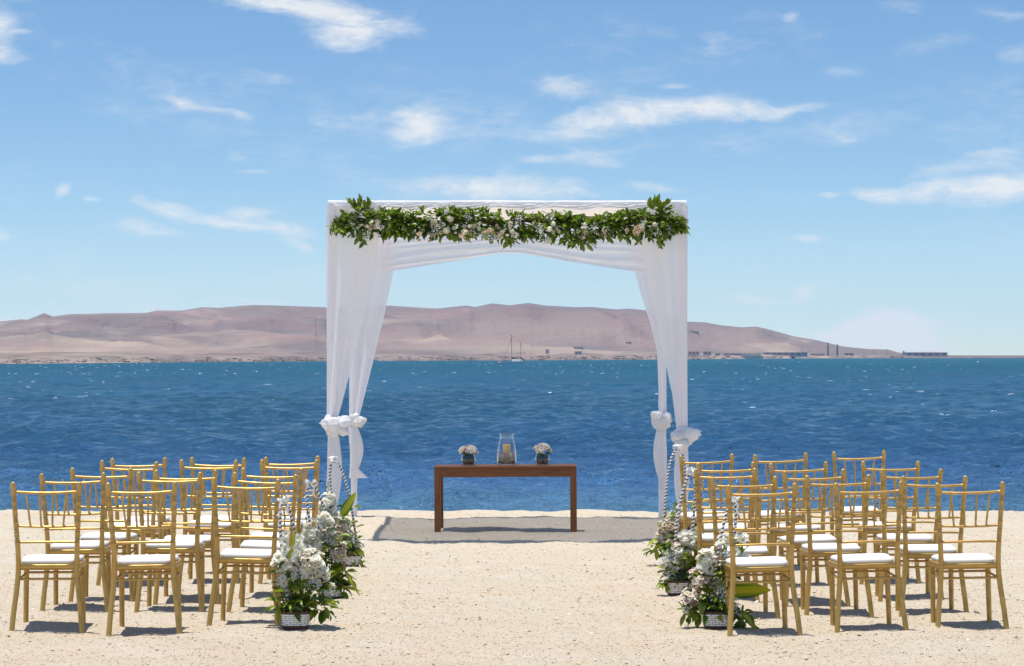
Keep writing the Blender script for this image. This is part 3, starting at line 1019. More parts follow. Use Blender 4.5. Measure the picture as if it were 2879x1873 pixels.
# roof cloth, sagging a little between the beams
P = np.zeros((50, 60, 3))
for i in range(50):
    for j in range(60):
        v_, u_ = i / 49, j / 59
        x = -hw + .03 + (AW - .06) * u_
        y = (AF - OY) + .02 + (AR - AF - .04) * v_
        z = ATOP - .012 - .09 * math.sin(math.pi * v_) * math.sin(math.pi * u_) ** .5 + .012 * math.sin(u_ * 40 + 2 * math.sin(v_ * 5)) * math.sin(math.pi * v_)
        P[i, j] = (x, y, z)
obj('roof_cloth', grid_mesh('roof_cloth', P), MAT['roof'], canopy)
# scalloped cloth thrown over the front beam
P = np.zeros((16, 260, 3))
for i in range(16):
    for j in range(260):
        u_, v_ = j / 259, i / 15
        x = -hw + .05 + (AW - .10) * u_
        ph = (u_ * 6.3) % 1.0
        sc = .030 + .040 * abs(math.sin(math.pi * (u_ * 6.3))) ** .7
        z = ATOP - .02 - sc * v_
        y = AF - OY - .046 - .010 * math.sin(v_ * 9 + ph * 7) * v_ + .006 * mnoise.noise(Vector((u_ * 60, v_ * 4, 2)))
        P[i, j] = (x, y, z)
obj('beam_swag', grid_mesh('beam_swag', P), MAT['cloth'], canopy)

# rear valance: a band of voile whose lower hem climbs to a point in the middle
P = np.zeros((70, 200, 3))
for i in range(70):
    for j in range(200):
        v_, u_ = i / 69, j / 199
        x = -hw + .01 + (AW - .02) * u_
        pk = 1 - abs(2 * u_ - 1.02) / 1.02
        zb_ = 2.525 + .265 * max(0, pk) ** 1.05
        if pk > .9:
            zb_ -= .9 * (pk - .9) ** 2 * 2
        zt = ATOP - .03
        z = zt + (zb_ - zt) * v_
        f = v_ * 6.5 + .35 * math.sin(u_ * 7) + .5 * mnoise.noise(Vector((u_ * 3, v_ * 4, 7)))
        y = AR - OY - .045 - (.028 * abs(math.sin(f * math.pi)) ** .8) * v_ ** .5 - .01 * mnoise.noise(Vector((u_ * 14, v_ * 3, 1)))
        P[i, j] = (x, y, z)
obj('valance', grid_mesh('valance', P), MAT['sheer'], canopy)

# curtains
WPROF = [(3.12, .50), (2.9, .49), (2.61, .465), (2.18, .37), (1.69, .25), (1.28, .145), (1.10, .095)]


WPR = [(3.12, .43), (2.61, .335), (2.36, .265), (2.05, .165), (1.78, .10), (1.4, .085), (1.10, .08)]
WPF = [(3.12, .47), (2.75, .435), (2.35, .35), (1.95, .26), (1.44, .145), (1.10, .10)]


def curtain(sx, yy_, ztie, seed, WPROF=WPROF, wscale=1.0):
    rn = random.Random(seed)
    n, mrow = 170, 90
    P = np.zeros((mrow, n, 3))
    zz0 = ATOP - .05
    freqs = [(rn.uniform(2.0, 2.6), rn.uniform(0, 6), .55), (rn.uniform(3.4, 4.2), rn.uniform(0, 6), .28), (rn.uniform(1.0, 1.5), rn.uniform(0, 6), .4)]
    zs_ = [a for a, b in WPROF][::-1]
    ws_ = [b for a, b in WPROF][::-1]
    for i in range(mrow):
        v_ = i / (mrow - 1)
        z = zz0 + (ztie - zz0) * v_
        zq = 1.10 + (z - ztie) / (zz0 - ztie) * (3.10 - 1.10)
        wd = float(np.interp(zq, zs_, ws_)) * wscale
        amp = .024 + .004 * v_
        for j in range(n):
            u_ = j / (n - 1)
            # folds gather tighter towards the post
            uu = u_ ** 1.15
            f = sum(c_ * math.sin(2 * math.pi * a_ * u_ + b_ + .8 * math.sin(v_ * 2.2 + b_)) for a_, b_, c_ in freqs)
            x = -.012 + wd * uu
            y = -.015 + amp * f - .02 * math.sin(math.pi * u_) * (1 - v_)
            x += .004 * f * math.sin(3 * u_ + 3 * v_)
            P[i, j] = (sx * (hw - x), yy_ - OY - .03 + y, z)
    c_ = obj('curtain', grid_mesh('curtain', P), MAT['sheer'], canopy)
    return c_


def curtain_tail(sx, yy_, ztie, parent, seed, zend=.12, flare=False):
    rn = random.Random(seed)
    n, mrow = 70, 60
    P = np.zeros((mrow, n, 3))
    ph = [rn.uniform(0, 6) for _ in range(4)]
    for i in range(mrow):
        v_ = i / (mrow - 1)
        z = ztie - .04 + (zend - ztie + .04) * v_
        wd = .085 + .055 * math.sin(math.pi * min(1, v_ * 1.05)) ** 1.2 - .03 * v_
        if flare:
            wd = .085 + .05 * math.sin(math.pi * min(1, v_ * 1.2)) + (.10 * max(0, v_ - .82) / .18)
        off = .004 + .006 * math.sin(v_ * 5 + ph[0])
        for j in range(n):
            th = 2 * math.pi * j / (n - 1)
            r_ = 1 + .12 * math.sin(5 * th + ph[1] + v_ * 2) + .07 * math.sin(9 * th + ph[2])
            x = off + wd / 2 * (1 + math.cos(th) * r_) - .012
            y = -.01 + .045 * math.sin(th) * r_ * (1 + .3 * math.sin(v_ * 4))
            P[i, j] = (sx * (hw - x), yy_ - OY + y, z)
    return obj('curtain_tail', grid_mesh('curtain_tail', P), MAT['cloth'], parent)


def puff(c, rx, ry, rz, seed, rot=0):
    """one crumpled lobe of a cloth knot"""
    bm_ = bmesh.new()
    bmesh.ops.create_icosphere(bm_, subdivisions=4, radius=1.0)
    M = Euler((0, rot, 0)).to_matrix()
    for v in bm_.verts:
        p = v.co.copy()
        q = p * 0.9 + Vector((seed * 3.1, seed, -seed))
        th = math.atan2(p.z, p.x)
        rr_ = math.hypot(p.x, p.z)
        w1 = mnoise.noise(q)
        fold = math.sin(3 * th + 5.0 * mnoise.noise(p * 1.1 + Vector((seed, 2, 0))) + seed * 2)
        s = .98 + .46 * w1 + .13 * (1 - abs(fold) * 2) * rr_ + .04 * abs(mnoise.noise(q * 3.0))
        p = Vector((p.x * rx, p.y * ry, p.z * rz)) * s
        v.co = M @ p + Vector(c)
    bm_.verts.index_update()
    r_ = ([v.co.copy() for v in bm_.verts], [[v.index for v in f.verts] for f in bm_.faces])
    bm_.free()
    return r_


def knot(sx, yy_, z, parent, seed, lobes):
    mb_ = MB()
    for k_, (dx, dz, rx, rz, rot) in enumerate(lobes):
        V, F = puff((sx * hw - sx * .035 + dx, yy_ - OY - .05 - .012 * k_, z + dz), rx, .07, rz, seed + k_ * 1.7, rot)
        mb_.add(V, F)
    return mb_.build('tie_knot', MAT['cloth'], parent)


c = curtain(-1, AF, 1.10, 1)
knot(-1, AF, 1.075, c, 1.3, [(.01, -.012, .105, .088, .25), (.095, .012, .075, .062, -.3), (.115, -.055, .05, .05, .2)])
curtain_tail(-1, AF, 1.08, c, 4, .10)
c = curtain(-1, AR, 1.03, 2)
knot(-1, AR, 1.005, c, 5.2, [(.045, .005, .090, .062, .25), (.015, .05, .06, .05, .6)])
curtain_tail(-1, AR, 1.0, c, 6, .42, True)
c = curtain(1, AR, 1.05, 3, WPR)
knot(1, AR, 1.02, c, 8.1, [(-.005, .0, .105, .088, -.5), (-.055, .055, .055, .042, .3), (.05, .035, .045, .042, .8)])
curtain_tail(1, AR, 1.0, c, 8, .30)
c = curtain(1, AF, .98, 4, WPF)
knot(1, AF, .955, c, 11.4, [(.03, .015, .125, .080, -.35), (-.015, -.065, .075, .075, .2), (-.065, .0, .06, .05, .6)])
curtain_tail(1, AF, .95, c, 9, .14)

# ------------------------------------------------------------------ leaf and flower shapes (shared meshes)
def leaf_shape(L, W, bend, curl, n=6, fold=.25, tip=1.5):
    V, F = [], []
    for i in range(n + 1):
        u = i / n
        wv_ = W * math.sin(math.pi * min(1, u ** .8)) ** .8 * (1 - .15 * u)
        if i == n:
            wv_ = .0005
        a = bend * u
        y = L * (math.sin(a) / bend if abs(bend) > 1e-3 else u)
        z = -L * ((1 - math.cos(a)) / bend if abs(bend) > 1e-3 else 0)
        s = curl * math.sin(u * 5)
        V += [(-wv_ / 2, y, z + wv_ * fold + s * W), (0, y, z), (wv_ / 2, y, z + wv_ * fold - s * W)]
    for i in range(n):
        b = i * 3
        F += [(b, b + 1, b + 4, b + 3), (b + 1, b + 2, b + 5, b + 4)]
    return V, F


LEAVES = []
lr = random.Random(21)
for i in range(7):
    V, F = leaf_shape(1.0, lr.uniform(.44, .58), lr.uniform(-.3, 1.4), lr.uniform(-.12, .12), 5, lr.uniform(.12, .35))
    LEAVES.append((V, F))
LEAF_ME = {k: [mk_mesh('leaf', V, F) for V, F in LEAVES] for k in ('leaf', 'leaf_dark')}
for k, ms in LEAF_ME.items():
    for me_ in ms:
        me_.materials.append(MAT[k])


def petal_flower(npet, L, W, cup, curl, layers=1, seed=0):
    rn = random.Random(seed)
    V, F = [], []
    for ly in range(layers):
        for k_ in range(npet):
            a0 = 2 * math.pi * (k_ + ly * .5) / npet + rn.uniform(-.12, .12)
            el_ = cup + ly * .35 + rn.uniform(-.12, .12)
            l_ = L * (1 - .2 * ly) * rn.uniform(.85, 1.1)
            M = Matrix.Rotation(a0, 3, 'Z') @ Matrix.Rotation(el_, 3, 'X')
            b = len(V)
            for u, wq in ((0, .25), (.35, .85), (.7, 1.0), (1.0, .35)):
                bend = -curl * u * u * l_
                for s in (-1, 0, 1):
                    V.append(M @ Vector((s * wq * W / 2, u * l_, bend + (abs(s) * .12 * W))))
            for i in range(3):
                for s in range(2):
                    q = b + i * 3 + s
                    F.append((q, q + 1, q + 4, q + 3))
    return V, F


def rose_shape(seed=0):
    rn = random.Random(seed)
    V, F = [], []
    for ly, (n_, r_, h_) in enumerate(((3, .25, .95), (4, .5, .9), (5, .8, .7), (5, 1.0, .35))):
        for k_ in range(n_):
            a0 = 2 * math.pi * k_ / n_ + ly * .7
            b = len(V)
            span = 2 * math.pi / n_ * 1.25
            for u in (0, .4, .75, 1.0):
                for s in (-1, -.5, 0, .5, 1):
                    a = a0 + s * span / 2 * (1 - .15 * u)
                    rr_ = r_ * (.35 + .65 * math.sin(u * 1.9)) + (.10 if u == 1 else 0) * (1 - abs(s) * .6) * (1 if ly > 1 else -.4)
                    V.append(Vector((rr_ * math.cos(a), rr_ * math.sin(a), -.35 + u * (h_ + .35) - .12 * abs(s))))
            for i in range(3):
                for s in range(4):
                    q = b + i * 5 + s
                    F.append((q, q + 1, q + 6, q + 5))
    return V, F


FLOW = {}


def flower_meshes(kind, mat, shapes):
    FLOW[kind] = []
    for V, F in shapes:
        me_ = mk_mesh(kind, V, F)
        me_.materials.append(MAT[mat])
        FLOW[kind].append(me_)


flower_meshes('lily', 'lily', [petal_flower(6, .034, .021, .38, .25, 1, s) for s in range(4)])
flower_meshes('white', 'white_petal', [petal_flower(5, .042, .040, .45, .30, 2, s) for s in range(4)])
flower_meshes('cream', 'cream_petal', [petal_flower(6, .036, .020, .5, .35, 2, s) for s in range(3)])
flower_meshes('pink', 'pink_petal', [petal_flower(6, .030, .017, .75, .2, 1, s) for s in range(3)])
for k_, mt in (('rose', 'white_petal'),):
    FLOW[k_] = []
    for s in range(2):
        V, F = rose_shape(s)
        me_ = mk_mesh('rose', [v * .033 for v in V], F)
        me_.materials.append(MAT[mt])
        FLOW[k_].append(me_)


def aim(d, roll, up=Vector((0, 0, 1))):
    """rotation that points local +y along d with local +z near up"""
    d = d.normalized()
    x = d.cross(up)
    if x.length < 1e-4:
        x = Vector((1, 0, 0))
    x.normalize()
    z = x.cross(d).normalized()
    M = Matrix((x, d, z)).transposed()
    return M @ Matrix.Rotation(roll, 3, 'Y')


def place_flower(kind, pos, nrm_, parent, rn, s=1.0, name='blossom'):
    me_ = rn.choice(FLOW[kind])
    q = nrm_.normalized().to_track_quat('Z', 'Y') @ Euler((0, 0, rn.uniform(0, 6.28))).to_quaternion()
    o = obj(name, me_, None, parent, pos, None, s)
    o.rotation_euler = q.to_euler()
    return o


def breath_cloud(rn, centres, n, r, tiny=.0045):
    """gypsophila: hundreds of pin-head blossoms on hair-thin stalks"""
    mb_ = MB()
    oct_ = [(1, 0, 0), (-1, 0, 0), (0, 1, 0), (0, -1, 0), (0, 0, 1), (0, 0, -1)]
    of = [(0, 2, 4), (2, 1, 4), (1, 3, 4), (3, 0, 4), (2, 0, 5), (1, 2, 5), (3, 1, 5), (0, 3, 5)]
    for c_, rad in centres:
        for _ in range(n):
            v = Vector((rn.gauss(0, 1), rn.gauss(0, 1), rn.gauss(0, 1)))
            v = v.normalized() * rad * rn.random() ** .5
            s = tiny * rn.uniform(.6, 1.35)
            mb_.add([Vector(c_) + v + Vector(q) * s for q in oct_], of)
    return mb_


# ------------------------------------------------------------------ garland on the front beam
GY0 = AF - .085
garland = thing('flower_garland', 'thick green leaf garland with white flowers along the front beam', 'garland', (ACX, GY0, 2.95))
gr = random.Random(77)
leafrec = []          # (matrix, variant, matkey, weight)


def prof(tbl, x):
    return float(np.interp(x, [a for a, b in tbl], [b for a, b in tbl]))


# upper and lower outline of the garland, read in the photograph (px of the 2879 wide picture)
TOPL = [(926, 640), (960, 610), (1000, 575), (1015, 556), (1030, 572), (1080, 578), (1130, 590), (1180, 582), (1250, 578), (1330, 580), (1400, 578), (1460, 590), (1530, 592), (1570, 585), (1640, 600), (1700, 595), (1760, 585), (1820, 572), (1845, 560), (1870, 580), (1910, 605), (1937, 630)]
BOTL = [(926, 640), (960, 645), (1000, 655), (1015, 676), (1040, 655), (1090, 655), (1150, 655), (1200, 652), (1260, 660), (1310, 655), (1400, 660), (1425, 680), (1450, 658), (1500, 660), (1540, 672), (1580, 660), (1625, 690), (1655, 680), (1680, 655), (1740, 660), (1780, 665), (1800, 650), (1845, 678), (1880, 650), (1937, 632)]
gk = GY0 / FP
nsp = 0
while nsp < 900:
    pxx = gr.uniform(952, 1912)
    tp, bt = prof(TOPL, pxx), prof(BOTL, pxx)
    v_ = gr.random() ** .85
    pyy = tp + 22 + (bt - tp - 33) * v_
    base = Vector(((pxx - CX) * gk - ACX, gr.uniform(-.10, .07), CAMZ + (HY - pyy) * gk - 2.95))
    edge = 2 * v_ - 1                                # -1 top .. 1 bottom
    dirv = Vector((gr.gauss(0, .75) + (-.5 if pxx < 985 else (.5 if pxx > 1880 else 0)), -abs(gr.gauss(.45, .5)), -edge * 1.0 + gr.gauss(.12, .4)))
    dirv.normalize()
    nl = gr.randint(3, 5)
    stemL = gr.uniform(.04, .085)
    for k_ in range(nl):
        u = (k_ + 1) / nl
        p = base + dirv * stemL * u + Vector((0, 0, -.02 * u * u))
        side = dirv.cross(Vector((gr.uniform(-.3, .3), gr.uniform(-.3, .3), 1))).normalized() * (1 if k_ % 2 else -1)
        ld = (dirv * gr.uniform(.4, 1.0) + side * gr.uniform(.3, .9) + Vector((0, 0, gr.uniform(-.35, .2)))).normalized()
        L = gr.uniform(.050, .084)
        M = Matrix.Translation(p) @ aim(ld, gr.uniform(-.6, .6), (Vector((0, -.5, 1)) + Vector((gr.uniform(-.5, .5), gr.uniform(-.5, .3), 0))).normalized()).to_4x4() @ Matrix.Diagonal((L, L, L, 1))
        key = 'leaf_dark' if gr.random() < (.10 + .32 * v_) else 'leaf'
        leafrec.append((M, gr.randrange(len(LEAVES)), key, -p.y + L * .8 + gr.uniform(0, .03)))
    nsp += 1
# hanging sprigs
for pxx, y0, y1, lean in ((1015, 640, 680, -6), (1100, 640, 672, -14), (1150, 640, 668, 6), (1255, 640, 668, 10), (1310, 640, 670, 8), (1424, 640, 690, 2), (1477, 640, 678, 0), (1575, 640, 674, -16), (1612, 630, 690, 14), (1625, 640, 702, 8), (1650, 640, 700, 6), (1700, 640, 676, 10), (1760, 640, 668, -18), (1775, 640, 680, 14), (1838, 640, 686, 14), (1860, 640, 668, 8), (958, 625, 646, -14), (1912, 618, 648, 10), (1015, 585, 562, 0), (1002, 590, 570, -14), (1028, 592, 572, 10), (1010, 598, 578, -6), (1845, 585, 564, 0), (1860, 590, 572, 14), (1832, 592, 572, -10), (1850, 598, 578, 6)):
    n_ = 7
    for k_ in range(n_):
        u = k_ / (n_ - 1)
        q = Vector(((pxx + lean * u - CX) * gk - ACX, -.09 + gr.uniform(-.02, .02), CAMZ + (HY - (y0 + (y1 - y0) * u * .8)) * gk - 2.95))
        dn = Vector((lean / 40 + gr.uniform(-.6, .6), gr.uniform(-.4, .1), -1 if y1 > y0 else 1)).normalized()
        L = gr.uniform(.06, .09)
        M = Matrix.Translation(q) @ aim(dn, gr.uniform(-1, 1), Vector((gr.uniform(-.5, .5), -1, .2)).normalized()).to_4x4() @ Matrix.Diagonal((L, L, L, 1))
        leafrec.append((M, gr.randrange(len(LEAVES)), 'leaf', -q.y + L * .8 + .05))
leafrec.sort(key=lambda r_: -r_[3])
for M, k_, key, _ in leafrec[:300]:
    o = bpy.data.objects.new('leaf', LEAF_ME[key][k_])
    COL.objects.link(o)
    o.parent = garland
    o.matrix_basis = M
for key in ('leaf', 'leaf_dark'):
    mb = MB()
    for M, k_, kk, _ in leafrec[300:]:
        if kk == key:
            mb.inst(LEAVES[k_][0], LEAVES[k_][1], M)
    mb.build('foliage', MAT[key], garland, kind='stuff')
# branch that carries it
pts = [Vector((-1.60 + 3.2 * i / 40, .05 + .012 * math.sin(i), -.01 + .02 * math.sin(i * .9))) for i in range(41)]
MB().tube(pts, .028, 8).build('branch', MAT['wicker'], garland)


def gpos(pxx, pyy, dy=-.10):
    return Vector(((pxx - CX) * gk - ACX, dy, CAMZ + (HY - pyy) * gk - 2.95))


for pxx, pyy, kind, s in [(1268, 620, 'rose', .85), (1257, 652, 'rose', .95), (1540, 680, 'rose', .95), (1205, 616, 'rose', .6), (1322, 640, 'rose', .6), (1555, 632, 'rose', .7), (1545, 648, 'rose', .85), (1838, 634, 'rose', .6), (1440, 655, 'rose', .65), (1645, 634, 'rose', .6)]:
    place_flower(kind, gpos(pxx, pyy, -.165), Vector((gr.uniform(-.4, .4), -1, gr.uniform(0, .6))), garland, gr, s)
for cxx, cyy, n_, kind in [(1055, 640, 10, 'cream'), (1065, 630, 4, 'white'), (1215, 622, 8, 'lily'), (1240, 636, 6, 'lily'), (1190, 655, 6, 'cream'), (1210, 662, 5, 'cream'), (1300, 655, 8, 'lily'), (1340, 640, 6, 'lily'), (1310, 664, 5, 'cream'), (1370, 658, 8, 'cream'), (1395, 652, 6, 'cream'), (1430, 640, 5, 'lily'), (1445, 662, 6, 'lily'), (1405, 656, 5, 'cream'), (1560, 645, 5, 'lily'), (1640, 664, 6, 'cream'), (1690, 662, 6, 'cream'), (1795, 645, 10, 'cream'), (1812, 634, 4, 'white'), (1790, 658, 5, 'cream')]:
    for _ in range(n_):
        place_flower(kind, gpos(cxx + gr.gauss(0, 10), cyy + gr.gauss(0, 8), -.125 - gr.uniform(0, .05)), Vector((gr.uniform(-.8, .8), -.8, gr.uniform(-.3, 1.0))), garland, gr, gr.uniform(.45, .75))
cs = [(gpos(a, b, -.15), .05) for a, b in ((1255, 600), (1245, 640), (1320, 610), (1455, 622), (1465, 612), (1515, 645), (1520, 655), (1515, 680), (1400, 668), (1030, 660), (1380, 670), (1668, 645), (1845, 655), (1335, 655), (1225, 650), (1072, 640), (1550, 615))]
breath_cloud(gr, cs, 42, .05).build('filler_blossoms', MAT['breath'], garland, kind='stuff')

# ------------------------------------------------------------------ the table and what stands on it
TD = 25.36
TBX = (1423.5 - CX) / FP * TD
TH = .648
table = thing('console_table', 'brown wooden table with square legs under the canopy', 'table', (TBX, TD + .24, 0), (0, R(-.45), R(-2.0)))
table.location.z = -.010
tw, tdp, lg_ = 1.372, .50, .058
MB().box(-tw / 2, tw / 2, -tdp / 2, tdp / 2, TH - .022, TH, bev=.003).build('tabletop', MAT['wood'], table, smooth=False)
for sx in (-1, 1):
    for sy in (-1, 1):
        x, y = sx * (tw / 2 - lg_ / 2 - .002), sy * (tdp / 2 - lg_ / 2 - .002)
        MB().box(x - lg_ / 2, x + lg_ / 2, y - lg_ / 2, y + lg_ / 2, -.05, TH - .0235, bev=.003).build('leg', MAT['wood_leg'], table, smooth=False)
for sy in (-1, 1):
    y = sy * (tdp / 2 - .022)
    MB().box(-tw / 2 + lg_ + .001, tw / 2 - lg_ - .001, y - .01, y + .01, TH - .105, TH - .0235).build('apron', MAT['wood'], table, smooth=False)
for sx in (-1, 1):
    x = sx * (tw / 2 - .022)
    MB().box(x - .01, x + .01, -tdp / 2 + lg_ + .001, tdp / 2 - lg_ - .001, TH - .105, TH - .0235).build('apron', MAT['wood'], table, smooth=False)
TM = Matrix.Translation(table.location) @ table.rotation_euler.to_matrix().to_4x4()


def ontable(pxx, dy=0.0):
    lx = (pxx - CX) / FP * (TD + .25) - TBX
    return TM @ Vector((lx, dy, TH + .0012))


# hurricane glass
hp = ontable(1180 + 1058 / 4.3)
hur = thing('hurricane_vase', 'tall flared glass vase with candle in the middle of the table', 'vase', hp)
outer = [(.088, 0), (.094, .004), (.096, .03), (.096, .085), (.092, .14), (.084, .19), (.073, .232), (.067, .258), (.0655, .272), (.070, .293), (.076, .308)]
inner = [(r_ - .003, max(z, .008)) for r_, z in outer][::-1]
MB().lathe([(0.001, 0)] + outer + [(.0735, .3095)] + inner[:-1] + [(.001, .008)], 48).build('glass', MAT['glass'], hur)
fr_ = random.Random(8)


def pebble_bed(rn, rad_fn, z0, z1, n, s, mat, parent, name):
    mb_ = MB()
    for _ in range(n):
        z = rn.uniform(z0, z1)
        rmax = rad_fn(z) - s * 1.3
        rr_ = rmax * rn.random() ** .35
        a = rn.uniform(0, 6.283)
        sc = s * rn.uniform(.6, 1.2)
        M = Matrix.Translation((rr_ * math.cos(a), rr_ * math.sin(a), z)) @ Euler((rn.random() * 6, rn.random() * 6, 0)).to_matrix().to_4x4() @ Matrix.Diagonal((sc * 1.2, sc, sc * .8, 1))
        mb_.inst(IV, IF, M)
    return mb_.build(name, mat, parent, kind='stuff')


MAT['peb_a'] = simple('mixed_pebbles', (0.34, 0.28, 0.22), 0.85, 0, 0.6, 55)
pebble_bed(fr_, lambda z: .090, .016, .072, 330, .0085, MAT['peb_a'], hur, 'pebbles')
for i in range(34):
    a = fr_.uniform(0, 6.283)
    rr_ = fr_.uniform(.045, .072)
    place_flower('pink' if fr_.random() < .7 else 'lily', Vector((rr_ * math.cos(a), rr_ * math.sin(a), fr_.uniform(.078, .105))), Vector((math.cos(a), math.sin(a), .7)), hur, fr_, fr_.uniform(.6, .8))
cd = thing('pillar_candle', 'unlit yellow pillar candle inside the flared glass vase', 'candle', hp + Vector((0, 0, .0735)))
MB().lathe([(.001, 0), (.037, 0), (.038, .003), (.038, .124), (.0365, .1275), (.033, .1275), (.026, .122), (.001, .121)], 32).build('wax', MAT['wax'], cd)
MB().tube([(0, 0, .12), (.001, 0, .128), (.003, 0, .135)], .0012, 6).build('wick', MAT['wick'], cd)

# the two flower bowls
for pxx, lab, seed, tall in ((1180 + 595 / 4.3, 'left glass bowl of white flowers on the table', 5, 0), (1180 + 1490 / 4.3, 'right glass bowl of white flowers on the table', 9, .012)):
    rn = random.Random(seed)
    p = ontable(pxx)
    b = thing('flower_bowl', lab, 'flower bowl', p, (0, 0, rn.uniform(0, 6)), 'flower bowls on the table')
    outer = [(.044, 0), (.052, .006), (.066, .026), (.0715, .05), (.069, .075), (.060, .098), (.055, .108)]
    inner = [(r_ - .0025, max(z, .006)) for r_, z in outer][::-1]
    MB().lathe([(0.001, 0)] + outer + [(.0538, .109)] + inner[:-1] + [(.001, .006)], 40).build('glass', MAT['glass'], b)

    def rf(z):
        return float(np.interp(z, [q[1] for q in outer], [q[0] for q in outer])) - .003
    pebble_bed(rn, rf, .010, .05, 260, .0065, MAT['peb_a'], b, 'pebbles')
    MB().lathe([(.001, .048), (.058, .050), (.060, .066), (.056, .085), (.050, .100), (.001, .108)], 20).build('moss', MAT['foam'], b)
    for i in range(46):
        a = rn.uniform(0, 6.283)
        e_ = rn.uniform(.05, 1.45)
        dv = Vector((math.cos(a) * math.cos(e_), math.sin(a) * math.cos(e_), math.sin(e_) * .62))
        place_flower(rn.choice(('lily', 'white', 'lily', 'white', 'pink')), Vector((0, 0, .118 + tall)) + Vector((dv.x * .085, dv.y * .085, dv.z * .10)), dv + Vector((0, 0, .3)), b, rn, rn.uniform(.62, .85))
    for i in range(16):
        a = rn.uniform(0, 6.283)
        L = rn.uniform(.04, .06)
        o = bpy.data.objects.new('leaf', LEAF_ME['leaf_dark'][rn.randrange(7)])
        COL.objects.link(o); o.parent = b
        o.matrix_basis = Matrix.Translation((.035 * math.cos(a), .035 * math.sin(a), .108)) @ aim(Vector((math.cos(a), math.sin(a), rn.uniform(-.1, .5))), 0).to_4x4() @ Matrix.Diagonal((L, L, L, 1))

